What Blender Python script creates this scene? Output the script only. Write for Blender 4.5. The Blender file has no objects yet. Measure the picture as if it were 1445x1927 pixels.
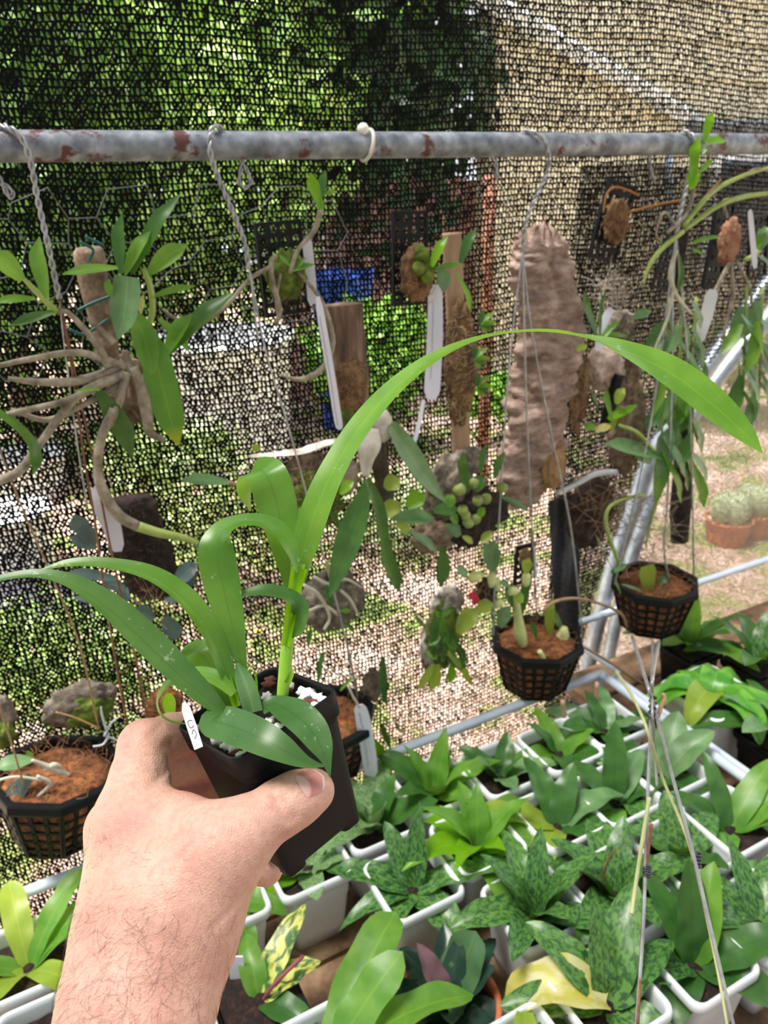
import bpy, math, random
import numpy as np
from mathutils import Vector, Matrix, noise
random.seed(7); rng = np.random.default_rng(7)
scn = bpy.context.scene
col = scn.collection

# ---------------------------------------------------------------- camera
FPX, CX, CY = 1450.0, 722.5, 963.5
EYE = np.array([0.0, 0.0, 1.6])
_p, _r, YAW = math.radians(22.94), math.radians(-1.63), math.radians(27.14)
_X = np.array([1.0, 0, 0]); _U = np.array([0, math.sin(_p), math.cos(_p)])
CF = np.array([0, math.cos(_p), -math.sin(_p)])
CR = math.cos(_r)*_X + math.sin(_r)*_U
CU = -math.sin(_r)*_X + math.cos(_r)*_U
cam = bpy.data.cameras.new('camera'); camo = bpy.data.objects.new('camera', cam); col.objects.link(camo)
m = Matrix.Identity(4)
for i in range(3):
    m[i][0], m[i][1], m[i][2], m[i][3] = CR[i], CU[i], -CF[i], EYE[i]
camo.matrix_world = m
cam.sensor_fit = 'VERTICAL'; cam.sensor_height = 36.0; cam.lens = 36.0*FPX/1927.0
cam.clip_start = 0.02; cam.clip_end = 200
cam.dof.use_dof = True; cam.dof.focus_distance = 0.43; cam.dof.aperture_fstop = 13.0
scn.camera = camo

# ---------------------------------------------------------------- light
w = bpy.data.worlds.new('world'); scn.world = w; w.use_nodes = True
nt = w.node_tree; bg = nt.nodes['Background']
bg.inputs[0].default_value = (0.93, 0.97, 1.0, 1); bg.inputs[1].default_value = 1.55
sun = bpy.data.lights.new('sun', 'SUN'); sun.energy = 13.0; sun.angle = math.radians(20); sun.color = (1, 0.96, 0.88)
suno = bpy.data.objects.new('sun', sun); col.objects.link(suno)
suno.rotation_euler = Vector((0.32, 0.10, -1.0)).to_track_quat('-Z', 'Y').to_euler()
suno.location = (0, 0, 6)
scn.view_settings.view_transform = 'Standard'; scn.view_settings.look = 'None'
scn.view_settings.gamma = 1.0; scn.view_settings.exposure = 0.2
scn.view_settings.use_curve_mapping = False

# ---------------------------------------------------------------- geometry helpers
AV = np.array([-math.cos(YAW), -math.sin(YAW), 0]); BV = np.array([math.sin(YAW), -math.cos(YAW), 0])
NV = np.array([-math.sin(YAW), math.cos(YAW), 0])          # away from the camera, square to the back net
UP = np.array([0, 0, 1.0])
CORNER = np.array([0.3725, 1.1327, 0.80])
def ray(px, py): return CF + CR*(px-CX)/FPX + CU*(CY-py)/FPX
def depth_of(px, py, dep):
    if dep < 0.7: return dep
    return dep/float(ray(px, py)@NV)
def P(px, py, dep):
    return EYE + ray(px, py)*depth_of(px, py, dep)
def PZ(px, py, z):
    r = ray(px, py); return EYE + r*((z-EYE[2])/r[2])
def bench(a, b, z=0.8):
    q = CORNER + AV*a + BV*b; return np.array([q[0], q[1], z])
def camdir(x, y, z): return CR*x + CU*y - CF*z              # right, up, towards the viewer
def unit(v):
    v = np.asarray(v, float); return v/(np.linalg.norm(v)+1e-12)
def crs(pts, n):
    p = np.asarray(pts, float); k = len(p)
    if k == 2: p = np.array([p[0], (p[0]+p[1])/2, p[1]]); k = 3
    e = np.vstack([2*p[0]-p[1], p, 2*p[-1]-p[-2]])
    t = np.linspace(0, k-1-1e-9, n); i = t.astype(int); f = (t-i)[:, None]
    a, b, c, d = e[i], e[i+1], e[i+2], e[i+3]
    return .5*(2*b+(c-a)*f+(2*a-5*b+4*c-d)*f*f+(3*b-a-3*c+d)*f**3)

ORG = {}
def thing(name, label, cat, loc=(0, 0, 0), group=None):
    o = bpy.data.objects.new(name, None); col.objects.link(o); o.location = loc
    o.empty_display_size = 0.02
    ORG[o.name] = np.array(loc, float); tag(o, label, cat, group); return o
def tag(o, label=None, cat=None, group=None, kind=None):
    if label: o['label'] = label
    if cat: o['category'] = cat
    if group: o['group'] = group
    if kind: o['kind'] = kind
    return o
def mesh(name, verts, faces, mat, uv=None, smooth=True):
    me = bpy.data.meshes.new(name)
    verts = np.asarray(verts, np.float32)
    me.vertices.add(len(verts)); me.vertices.foreach_set('co', verts.ravel())
    if isinstance(faces, np.ndarray):
        n, k = faces.shape; flat = faces.ravel(); tot = np.full(n, k)
    else:
        tot = np.array([len(f) for f in faces]); flat = np.array([i for f in faces for i in f])
    me.loops.add(len(flat)); me.loops.foreach_set('vertex_index', flat.astype(np.int32))
    st = np.concatenate([[0], np.cumsum(tot)[:-1]]).astype(np.int32)
    me.polygons.add(len(tot)); me.polygons.foreach_set('loop_start', st)
    me.polygons.foreach_set('use_smooth', np.full(len(tot), smooth))
    if uv is not None:
        l = me.uv_layers.new(name='UVMap'); l.data.foreach_set('uv', np.asarray(uv, np.float32)[flat].ravel())
    me.update(calc_edges=True); me.validate()
    if mat: me.materials.append(mat)
    return me
def mk(name, geo, mat, parent=None, smooth=True, local=False):
    """world-space geometry -> one mesh object (child of parent, or top-level with its origin at its base)"""
    v, f = np.asarray(geo[0], float), geo[1]; uv = geo[2] if len(geo) > 2 else None
    if parent is not None:
        org = ORG.get(parent.name, np.zeros(3))
        if not local: v = v-org
    else:
        org = np.array([(v[:, 0].min()+v[:, 0].max())/2, (v[:, 1].min()+v[:, 1].max())/2, v[:, 2].min()]); v = v-org
    o = bpy.data.objects.new(name, mesh(name, v, f, mat, uv, smooth)); col.objects.link(o)
    if parent is not None: o.parent = parent
    else: o.location = org
    ORG[o.name] = org
    return o
def put(name, me, parent, loc=(0, 0, 0), rotz=0.0):
    o = bpy.data.objects.new(name, me); col.objects.link(o); o.parent = parent; o.location = loc; o.rotation_euler = (0, 0, rotz)
    ORG[o.name] = ORG.get(parent.name, np.zeros(3)); return o
def cat_geo(gs):
    vs, fs, us, n = [], [], [], 0
    for g in gs:
        v = np.asarray(g[0], float); vs.append(v)
        fs += [tuple(int(i)+n for i in q) for q in g[1]]
        us.append(np.asarray(g[2]) if len(g) > 2 else np.zeros((len(v), 2))); n += len(v)
    return np.vstack(vs), fs, np.vstack(us)

def frames(c):
    T = np.gradient(c, axis=0); T /= np.linalg.norm(T, axis=1)[:, None]+1e-12
    a = np.cross(T[0], [0.13, 0.27, 0.95]); a = unit(a if np.linalg.norm(a) > .05 else np.cross(T[0], [1, 0, 0]))
    A = [a]
    for i in range(1, len(c)):
        a = A[-1]-T[i]*(A[-1]@T[i]); A.append(unit(a))
    A = np.array(A); return T, A, np.cross(T, A)
def tube(pts, rad, n=None, seg=8, caps=True):
    p = np.asarray(pts, float); r = np.full(len(p), rad, float) if np.isscalar(rad) else np.asarray(rad, float)
    if n:
        q = crs(np.hstack([p, r[:, None]]), n); p, r = q[:, :3], np.maximum(q[:, 3], 1e-5)
    T, A, B = frames(p); th = np.linspace(0, 2*math.pi, seg, endpoint=False)
    v = p[:, None]+r[:, None, None]*(np.cos(th)[None, :, None]*A[:, None]+np.sin(th)[None, :, None]*B[:, None])
    k = len(p); v = v.reshape(-1, 3)
    f = [(i*seg+j, i*seg+(j+1) % seg, (i+1)*seg+(j+1) % seg, (i+1)*seg+j) for i in range(k-1) for j in range(seg)]
    if caps: f += [tuple(range(seg-1, -1, -1)), tuple((k-1)*seg+j for j in range(seg))]
    uv = np.array([(j/seg, i/(k-1)) for i in range(k) for j in range(seg)])
    return v, f, uv
def leafgeo(pts, wid, N, fold=.22, ns=16, nx=4, wave=0.0, twist=(0, 0), seed=0, wf=None):
    """pts: spine control points, wid: full widths, N: direction the upper face looks (one or per control point)"""
    p = np.asarray(pts, float); wd = np.asarray(wid, float)
    N = np.asarray(N, float); N = np.tile(N, (len(p), 1)) if N.ndim == 1 else N
    q = crs(np.hstack([p, wd[:, None], N]), ns); c, wd, N = q[:, :3], np.maximum(q[:, 3], 2e-4), q[:, 4:7]
    if wf is not None: wd = np.maximum(wf(np.linspace(0, 1, ns)), 3e-4)
    T = np.gradient(c, axis=0); T /= np.linalg.norm(T, axis=1)[:, None]+1e-12
    S = np.cross(T, N); ln = np.linalg.norm(S, axis=1)
    for i in range(len(S)):
        if ln[i] < .08: S[i] = S[i-1] if i else np.cross(T[i], [0.3, 0.8, 0.5])
        S[i] = unit(S[i])
        if i and S[i]@S[i-1] < -.3: S[i] = -S[i]
    M_ = np.cross(S, T); tw = np.linspace(twist[0], twist[1], ns)
    S2 = S*np.cos(tw)[:, None]+M_*np.sin(tw)[:, None]; M2 = np.cross(S2, T)
    u = np.linspace(-1, 1, nx+1); v = []; uv = []
    for i in range(ns):
        for a in u:
            h = wd[i]/2
            wv = wave*h*math.sin(i*1.1+seed+(2 if a > 0 else 0))*abs(a)
            v.append(c[i]+S2[i]*a*h*math.cos(fold)+M2[i]*(abs(a)**1.5*h*math.sin(fold)+wv)); uv.append(((a+1)/2, i/(ns-1)))
    k = nx+1
    f = [(i*k+j, i*k+j+1, (i+1)*k+j+1, (i+1)*k+j) for i in range(ns-1) for j in range(nx)]
    return np.array(v), f, np.array(uv)
def scalepx(px, py, dep): return depth_of(px, py, dep)/FPX
def leafpx(parent, mat, pts, dep, N=(0, .35, 1), fold=.2, name='leaf', **kw):
    c, wd = [], []
    for q in pts:
        d = dep+(q[3] if len(q) > 3 else 0)
        c.append(P(q[0], q[1], d)); wd.append(q[2]*scalepx(q[0], q[1], d))
    if np.ndim(N[0]): NN = np.array([camdir(*n) for n in N])
    else: NN = camdir(*N)
    return mk(name, leafgeo(c, wd, NN, fold, **kw), mat, parent)
def stempx(parent, mat, pts, dep, name='stem', n=None, seg=8):
    c, r = [], []
    for q in pts:
        d = dep+(q[3] if len(q) > 3 else 0)
        c.append(P(q[0], q[1], d)); r.append(q[2]*scalepx(q[0], q[1], d))
    return mk(name, tube(c, r, n or max(6, 5*len(pts)), seg), mat, parent)
def box(c, ex, ey, ez, sx, sy, sz, bev=0.0):
    """box centred on c with half-sizes along the unit axes ex, ey, ez; bev chamfers the long edges"""
    c = np.asarray(c, float); ex, ey, ez = [np.asarray(e, float) for e in (ex, ey, ez)]
    if bev <= 0:
        v = [c+ex*sx*i+ey*sy*j+ez*sz*k for i in (-1, 1) for j in (-1, 1) for k in (-1, 1)]
        return v, [(0, 1, 3, 2), (4, 6, 7, 5), (0, 4, 5, 1), (2, 3, 7, 6), (0, 2, 6, 4), (1, 5, 7, 3)]
    b = bev; o = [(-sy+b, -sz), (sy-b, -sz), (sy, -sz+b), (sy, sz-b), (sy-b, sz), (-sy+b, sz), (-sy, sz-b), (-sy, -sz+b)]
    v = [c+ex*sx*i+ey*y+ez*z for i in (-1, 1) for y, z in o]
    f = [(j, (j+1) % 8, 8+(j+1) % 8, 8+j) for j in range(8)]+[tuple(range(7, -1, -1)), tuple(range(8, 16))]
    return v, f
def fbm(p, s, o=4):
    v, a = 0.0, 1.0
    q = Vector((p[0]*s, p[1]*s, p[2]*s))
    for _ in range(o):
        v += a*noise.noise(q); a *= .5; q = q*2.03+Vector((3.1, 1.7, 5.3))
    return v
def ico(sub):
    import bmesh
    b = bmesh.new(); bmesh.ops.create_icosphere(b, subdivisions=sub, radius=1)
    b.verts.index_update()
    v = np.array([q.co[:] for q in b.verts]); f = [tuple(x.index for x in q.verts) for q in b.faces]; b.free(); return v, f
ICO = {k: ico(k) for k in (1, 2, 3, 4, 5)}
def blob(c, ax, sub=3, amp=.2, s=3.0, seed=0.0, o=3, R=None):
    """lumpy ellipsoid: ax three axis vectors (rows, scaled)"""
    v, f = ICO[sub]; d = np.array([1+amp*(fbm(q+seed, s, o)+.6*abs(noise.noise(Vector(q*s*2.7+seed)))+.35*abs(noise.noise(Vector(q*s*6.1-seed)))-.25) for q in v])
    return np.asarray(c)+(v*d[:, None])@np.asarray(ax), f
def lathe(c, prof, seg=24, ax=UP):
    ax = unit(ax); a = unit(np.cross(ax, [0.2, 1, 0.1])); b = np.cross(ax, a); v = []
    for r, z in prof:
        for j in range(seg):
            t = 2*math.pi*j/seg; v.append(np.asarray(c)+ax*z+(a*math.cos(t)+b*math.sin(t))*r)
    k = len(prof); f = [(i*seg+j, i*seg+(j+1) % seg, (i+1)*seg+(j+1) % seg, (i+1)*seg+j) for i in range(k-1) for j in range(seg)]
    return v, f

# ---------------------------------------------------------------- materials
def lin(h):
    h = h.lstrip('#'); c = [int(h[i:i+2], 16)/255 for i in (0, 2, 4)]
    return tuple(x/12.92 if x <= .04045 else ((x+.055)/1.055)**2.4 for x in c)+(1,)
MATS = {}
def nn(t, typ, **kw):
    n = t.nodes.new(typ)
    for k, v in kw.items(): setattr(n, k, v)
    return n
def ramp(t, stops, interp='LINEAR'):
    r = nn(t, 'ShaderNodeValToRGB'); r.color_ramp.interpolation = interp
    e = r.color_ramp.elements
    while len(e) < len(stops): e.new(.5)
    for q, (x, c) in zip(e, stops): q.position = x; q.color = lin(c) if isinstance(c, str) else c
    return r
def M(name, cols, rough=.6, scale=40, detail=4, bump=0.0, bscale=None, metal=0.0, stretch=(1, 1, 1), spec=.5, sss=0.0, lo=.3, hi=.7):
    """noise-mottled surface: cols is one hex or a list spread over a noise"""
    if name in MATS: return MATS[name]
    mt = bpy.data.materials.new(name); mt.use_nodes = True; t = mt.node_tree; b = t.nodes['Principled BSDF']
    MATS[name] = mt
    cols = [cols] if isinstance(cols, str) else cols
    tc = nn(t, 'ShaderNodeTexCoord'); mp = nn(t, 'ShaderNodeMapping'); mp.inputs['Scale'].default_value = stretch
    t.links.new(tc.outputs['Object'], mp.inputs[0])
    n1 = nn(t, 'ShaderNodeTexNoise'); n1.inputs['Scale'].default_value = scale; n1.inputs['Detail'].default_value = detail; n1.inputs['Roughness'].default_value = .65
    t.links.new(mp.outputs[0], n1.inputs['Vector'])
    if len(cols) == 1: b.inputs['Base Color'].default_value = lin(cols[0])
    else:
        r = ramp(t, [(lo+(hi-lo)*i/(len(cols)-1), c) for i, c in enumerate(cols)])
        t.links.new(n1.outputs['Fac'], r.inputs[0]); t.links.new(r.outputs[0], b.inputs['Base Color'])
    b.inputs['Roughness'].default_value = rough; b.inputs['Metallic'].default_value = metal
    b.inputs['Specular IOR Level'].default_value = spec
    if sss: b.inputs['Subsurface Weight'].default_value = sss; b.inputs['Subsurface Radius'].default_value = (.006, .0025, .0012); b.inputs['Subsurface Scale'].default_value = 1
    if bump:
        n2 = nn(t, 'ShaderNodeTexNoise'); n2.inputs['Scale'].default_value = bscale or scale*2; n2.inputs['Detail'].default_value = 5
        t.links.new(mp.outputs[0], n2.inputs['Vector'])
        bp = nn(t, 'ShaderNodeBump'); bp.inputs['Strength'].default_value = bump; bp.inputs['Distance'].default_value = .002
        t.links.new(n2.outputs['Fac'], bp.inputs['Height']); t.links.new(bp.outputs[0], b.inputs['Normal'])
    return mt
def leafmat(name, c1, c2, tr, mottle=None, mscale=14, rough=.38, trf=.35, rib=.35, tip=None, ribc=None, specks=False):
    """leaf blade: c1/c2 blend by noise, parallel veins and midrib from the UV, translucency tr; mottle = tessellated second colour"""
    if name in MATS: return MATS[name]
    mt = bpy.data.materials.new(name); mt.use_nodes = True; t = mt.node_tree; b = t.nodes['Principled BSDF']; MATS[name] = mt
    uv = nn(t, 'ShaderNodeUVMap'); sp = nn(t, 'ShaderNodeSeparateXYZ'); t.links.new(uv.outputs[0], sp.inputs[0])
    tc = nn(t, 'ShaderNodeTexCoord')
    n1 = nn(t, 'ShaderNodeTexNoise'); n1.inputs['Scale'].default_value = 45; n1.inputs['Detail'].default_value = 4; t.links.new(tc.outputs['Object'], n1.inputs['Vector'])
    r = ramp(t, [(.32, c1), (.68, c2)]); t.links.new(n1.outputs['Fac'], r.inputs[0]); out = r.outputs[0]
    if mottle:
        mp = nn(t, 'ShaderNodeMapping'); mp.inputs['Scale'].default_value = (mscale*.55, mscale, 1); t.links.new(uv.outputs[0], mp.inputs[0])
        n2 = nn(t, 'ShaderNodeTexNoise'); n2.inputs['Scale'].default_value = 1.0; n2.inputs['Detail'].default_value = 3; n2.inputs['Distortion'].default_value = .8
        t.links.new(mp.outputs[0], n2.inputs['Vector'])
        rr = ramp(t, [(.42, (0, 0, 0, 1)), (.56, (1, 1, 1, 1))]); t.links.new(n2.outputs['Fac'], rr.inputs[0])
        mx = nn(t, 'ShaderNodeMix', data_type='RGBA'); t.links.new(rr.outputs[0], mx.inputs['Factor']); t.links.new(out, mx.inputs['A']); mx.inputs['B'].default_value = lin(mottle); out = mx.outputs['Result']
    if tip:
        rr = ramp(t, [(.80, (0, 0, 0, 1)), (.93, (1, 1, 1, 1))]); t.links.new(sp.outputs['Y'], rr.inputs[0])
        mx = nn(t, 'ShaderNodeMix', data_type='RGBA'); t.links.new(rr.outputs[0], mx.inputs['Factor']); t.links.new(out, mx.inputs['A']); mx.inputs['B'].default_value = lin(tip); out = mx.outputs['Result']
    if specks:   # dried water marks
        n3 = nn(t, 'ShaderNodeTexNoise'); n3.inputs['Scale'].default_value = 420; n3.inputs['Detail'].default_value = 2; t.links.new(tc.outputs['Object'], n3.inputs['Vector'])
        n4 = nn(t, 'ShaderNodeTexNoise'); n4.inputs['Scale'].default_value = 60; t.links.new(tc.outputs['Object'], n4.inputs['Vector'])
        mu = nn(t, 'ShaderNodeMath', operation='MULTIPLY'); t.links.new(n3.outputs['Fac'], mu.inputs[0]); t.links.new(n4.outputs['Fac'], mu.inputs[1])
        rr = ramp(t, [(.40, (0, 0, 0, 1)), (.45, (.45, .45, .45, 1))]); t.links.new(mu.outputs[0], rr.inputs[0])
        mx = nn(t, 'ShaderNodeMix', data_type='RGBA'); t.links.new(rr.outputs[0], mx.inputs['Factor']); t.links.new(out, mx.inputs['A']); mx.inputs['B'].default_value = lin('#b8cdb4'); out = mx.outputs['Result']
    # midrib
    a = nn(t, 'ShaderNodeMath', operation='SUBTRACT'); t.links.new(sp.outputs['X'], a.inputs[0]); a.inputs[1].default_value = .5
    ab = nn(t, 'ShaderNodeMath', operation='ABSOLUTE'); t.links.new(a.outputs[0], ab.inputs[0])
    rm = ramp(t, [(.0, (rib, rib, rib, 1)), (.035, (0, 0, 0, 1))]); t.links.new(ab.outputs[0], rm.inputs[0])
    mx = nn(t, 'ShaderNodeMix', data_type='RGBA'); t.links.new(rm.outputs[0], mx.inputs['Factor']); t.links.new(out, mx.inputs['A']); mx.inputs['B'].default_value = lin(ribc or tr); out = mx.outputs['Result']
    t.links.new(out, b.inputs['Base Color'])
    b.inputs['Roughness'].default_value = rough*.9; b.inputs['Specular IOR Level'].default_value = .55
    wv = nn(t, 'ShaderNodeTexWave', bands_direction='X'); wv.inputs['Scale'].default_value = 8; t.links.new(uv.outputs[0], wv.inputs['Vector'])
    bp = nn(t, 'ShaderNodeBump'); bp.inputs['Strength'].default_value = .07; bp.inputs['Distance'].default_value = .0004
    t.links.new(wv.outputs['Fac'], bp.inputs['Height']); t.links.new(bp.outputs[0], b.inputs['Normal'])
    tb = nn(t, 'ShaderNodeBsdfTranslucent'); 
    mt2 = nn(t, 'ShaderNodeMix', data_type='RGBA'); mt2.inputs['Factor'].default_value = .45; t.links.new(out, mt2.inputs['A']); mt2.inputs['B'].default_value = lin(tr)
    t.links.new(mt2.outputs['Result'], tb.inputs[0])
    ms = nn(t, 'ShaderNodeMixShader'); ms.inputs[0].default_value = trf
    t.links.new(b.outputs[0], ms.inputs[1]); t.links.new(tb.outputs[0], ms.inputs[2]); t.links.new(ms.outputs[0], t.nodes['Material Output'].inputs[0])
    return mt
LF = leafmat('leaf_held', '#447a28', '#5f9236', '#a6cc1e', rough=.33, rib=.55, ribc='#3c6626', specks=True)
LDH = leafmat('leaf_held_deep', '#3a6a33', '#527f44', '#8fb83a', rough=.36, rib=.5, ribc='#2c5226', specks=True)
LFY = leafmat('leaf_held_lime', '#6fae1c', '#84bd20', '#b8e01c', rough=.33, trf=.5, rib=.25)
LD = leafmat('leaf_deep', '#34602c', '#4b7c36', '#8fb83a', rough=.36, rib=.5, ribc='#2c5226')
LB = leafmat('leaf_bright', '#5a9632', '#80b04a', '#b4dc40', rough=.4, trf=.5)
LG = leafmat('leaf_grey_green', '#567f4e', '#759a66', '#a0c070', rough=.45, trf=.2)
LM = leafmat('leaf_mottled', '#2a522a', '#3a6632', '#86b040', mottle='#618f45', rough=.38, trf=.2)
LMD = leafmat('leaf_mottled_dark', '#24472a', '#2f5430', '#6c9c38', mottle='#56863f', rough=.38, trf=.18)
LMP = leafmat('leaf_mottled_pale', '#4d7a4a', '#5f8c57', '#a0c060', mottle='#8cab72', mscale=20, rough=.45, trf=.25)
LK = leafmat('leaf_blackish', '#1b3328', '#27443a', '#4f7a45', rough=.3, trf=.12, ribc='#3d5a48')
LY = leafmat('leaf_yellow', '#d9d04a', '#e6dd80', '#f0e84a', mottle='#eee7b0', mscale=5, rough=.45, trf=.4)
LV = leafmat('leaf_variegated', '#3c7038', '#2f6236', '#c8d850', mottle='#d8d870', mscale=6, rough=.4, trf=.3)
LS = leafmat('leaf_slate', '#4a5f5c', '#5f7672', '#7c9484', rough=.5, trf=.15)
LT = leafmat('leaf_green_brown_tip', '#5c9c38', '#77b04a', '#c0d850', tip='#e8d9a8', rough=.4)
LYG = leafmat('leaf_olive', '#8fae3a', '#a8bf4a', '#d8e060', rough=.45, trf=.45)
CANE = M('cane', ['#5f5646', '#8d8270', '#b0a692'], .7, 60, bump=.3, bscale=120)
CANEG = M('cane_green', ['#8aa045', '#a8b86a'], .6, 60)
STEMG = M('stem_green', ['#7fb52c', '#96c43c'], .45, 60)
ROOT = M('root', ['#b8b09c', '#d8d2c0'], .7, 80)
BROWNST = M('dry_stem', ['#8a6a4a', '#b09070'], .8, 80)
BARK = M('bark', ['#4a3a30', '#7d6857', '#a8937f'], .9, 60, bump=.8, bscale=150)
GREYWOOD = M('grey_wood', ['#3a322a', '#73685c', '#b0a496'], .9, 60, bump=.9, bscale=110)
WHITEWOOD = M('bleached_wood', ['#3f332b', '#a2958a', '#e2dcd4'], .9, 32, bump=.6, bscale=100, lo=.35, hi=.6)
CORK = M('cork_bark', ['#6f584e', '#9c8377', '#c3ada2'], .95, 28, bump=.9, bscale=170, stretch=(1, 1, 2.5))
SLAT = M('slat_wood', ['#8d7059', '#a98a70', '#bfa28a'], .8, 30, bump=.3, stretch=(1, 1, .15))
MOSSB = M('brown_moss', ['#3f2c1e', '#6f5438', '#987854'], .95, 70, bump=1, bscale=220)
MOSSG = M('green_moss', ['#2f3a12', '#566a20', '#7d8a36'], .95, 60, bump=1, bscale=200)
FERN = M('tree_fern', ['#120d0b', '#2c211c', '#483830'], .95, 90, bump=1, bscale=220)
COIR = M('coir', ['#3a2214', '#7d4a2a', '#b5743f'], .95, 90, bump=1, bscale=300)
COIRF = M('coir_fibre', ['#7a5234', '#ae8258'], .8, 50)
SOIL = M('potting_mix', ['#0c0706', '#20120e', '#40261c'], .95, 140, bump=1, bscale=260)
BLACKP = M('black_plastic', ['#0e0f12', '#17181c'], .48, 25, spec=.22)
POTBLK = M('held_pot_plastic', ['#111215', '#1a1b20'], .5, 20, bump=.05, bscale=60, spec=.2)
WHITEP = M('white_plastic', ['#dfe4ec', '#eef1f6'], .32, 12)
LABELP = M('label_plastic', ['#dcdcec', '#ebebf4'], .45, 15)
INK = M('ink', '#2a2a3c', .6)
PVC = M('rail_pipe', ['#b9c6da', '#d2dcea'], .28, 10)
GALV = M('galvanised', ['#6d7480', '#8b929c', '#a4aab2'], .42, 30, metal=.55)
WIRE = M('wire', ['#8a8c90', '#c0c2c6'], .4, 60, metal=.5)
RUSTW = M('rusty_wire', ['#6a4030', '#94644c'], .8, 120)
TEAL = M('teal_wire', '#1d5a5a', .5)
WOODB = M('bench_plank', ['#4c382b', '#7d6048', '#a5886c'], .85, 18, bump=.4, stretch=(1, 1, 1))
TERRA = M('terracotta', ['#b5603c', '#cf7d56'], .85, 25)
PERL = M('perlite', ['#e4e2de', '#f8f7f4'], .9, 200, bump=.4)
BARKR = M('bark_chip', ['#4a241a', '#7a4334'], .85, 90, bump=.5)
NETM = M('shade_cloth', '#08080a', .7, spec=.15)
NETL = M('fine_net', '#8f8578', .6)
LA = leafmat('leaf_held_long', '#5c9430', '#78aa40', '#aada20', rough=.3, trf=.42, rib=.25, specks=True)

# ================================================================ SETTING
# ground: mulch and thin grass
GROUND = M('ground_mulch', ['#5a6a34', '#8f9a58', '#b89a88', '#d0b4a4', '#e2ccbe'], .95, 3.2, 8, bump=.6, bscale=30, lo=.36, hi=.64)
g = [(-14, -3, 0), (16, -3, 0), (16, 18, 0), (-14, 18, 0)]
tag(mk('floor', (g, [(0, 1, 2, 3)]), GROUND), 'bare pinkish ground with patches of grass outside the net', kind='structure')

def net(name, perp, u0, u1, z0, z1, pu, pv, wd, mat, mask=None, seed=1, lean=0.0):
    """knitted shade cloth: a tape along every row and two slanting tapes per loop, all real strips"""
    r = np.random.default_rng(seed)
    nu, nv = int((u1-u0)/pu), int((z1-z0)/pv)
    base = NV*perp
    V = []
    U, Z = np.meshgrid(u0+np.arange(nu+1)*pu, z0+np.arange(nv+1)*pv, indexing='ij')
    jit = .09
    NU = U+r.normal(size=U.shape)*pu*jit; NZ = Z+r.normal(size=U.shape)*pv*jit
    # slow waves so that the rows wander like hung cloth
    NZ += .006*np.sin(U*5+Z*2)+.003*np.sin(U*17+Z*9); NU += .004*np.sin(Z*7+U*3)
    off = .010*np.sin(U*4.3+Z*3.1)+.005*np.sin(Z*11+U*6)+lean*(Z-z0)
    NU2 = NU+pu*.5
    def pt(u, z, o): return base[None]+(-AV)[None]*u[:, None]+UP[None]*z[:, None]+NV[None]*o[:, None]
    quads = []
    def strip(ua, za, ub, zb, oa, ob, wa):
        dx, dz = ub-ua, zb-za; L = np.hypot(dx, dz)+1e-9; nx, nz = -dz/L*wa/2, dx/L*wa/2
        ex, ez = dx/L*wa*.3, dz/L*wa*.3
        a = pt(ua+nx-ex, za+nz-ez, oa); b = pt(ua-nx-ex, za-nz-ez, oa); c = pt(ub-nx+ex, zb-nz+ez, ob); d = pt(ub+nx+ex, zb+nz+ez, ob)
        quads.append(np.stack([a, b, c, d], 1))
    s = (slice(0, nu), slice(0, nv))
    mk_ = np.ones((nu, nv), bool) if mask is None else mask(U[s], Z[s])
    def sel(A): return A[mk_]
    ua, za, oa = sel(NU[s]), sel(NZ[s]), sel(off[s])
    ur, zr = sel(NU[1:, :-1]), sel(NZ[1:, :-1]); uu, zu = sel(NU2[:-1, 1:]), sel(NZ[:-1, 1:]); ob = sel(off[:-1, 1:])
    k = len(ua); ww = lambda a, b: wd*(a+(b-a)*r.random(k))
    strip(ua, za, ur, zr, oa, sel(off[1:, :-1]), ww(.7, 1.25))
    strip(ua, za, uu-pu*.5*(r.random(k) < .5), zu, oa+.0006, ob+.0006, ww(.5, 1.5))
    strip(ur, zr, uu, zu, oa-.0006, ob-.0006, ww(.5, 1.5))
    q = np.concatenate(quads).reshape(-1, 3); f = np.arange(len(q)).reshape(-1, 4)
    return mk(name, (q, f), mat, None, smooth=False)
def uz(px, py, perp):
    q = P(px, py, perp); return float(q@(-AV)), float(q[2])
# the heavy black knit ends along the slanting hoop pipe
EDGE = [uz(*q, .99) for q in ((1500, 480), (1380, 640), (1270, 770), (1200, 900), (1165, 1000), (1120, 1120), (1085, 1250), (1060, 1420))]
ez = np.array([e[1] for e in EDGE])[::-1]; eu = np.array([e[0] for e in EDGE])[::-1]
def heavy(u, z):
    lim = np.interp(z, ez, eu); lim = np.where(z > ez[-1], 9, lim); return u < lim
u0 = uz(-60, 300, .99)[0]-.25; u1 = uz(1500, 100, .99)[0]+.5
z1 = max(uz(0, -40, .99)[1], uz(1480, -40, .99)[1])+.05
tag(net('wall_back', .99, u0, u1, .30, z1, .0061, .0076, .0024, NETM, heavy, 3), 'black knitted shade cloth wall behind the hanging plants', kind='structure')
u0b = uz(1030, 1200, 1.14)[0]; u1b = uz(1500, 900, 1.14)[0]+.5
tag(net('wall_right', 1.14, u0b, u1b, .35, 1.62, .0048, .0040, .0019, NETL, None, 5), 'fine pale net wall beyond the second bench', kind='structure')

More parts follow.
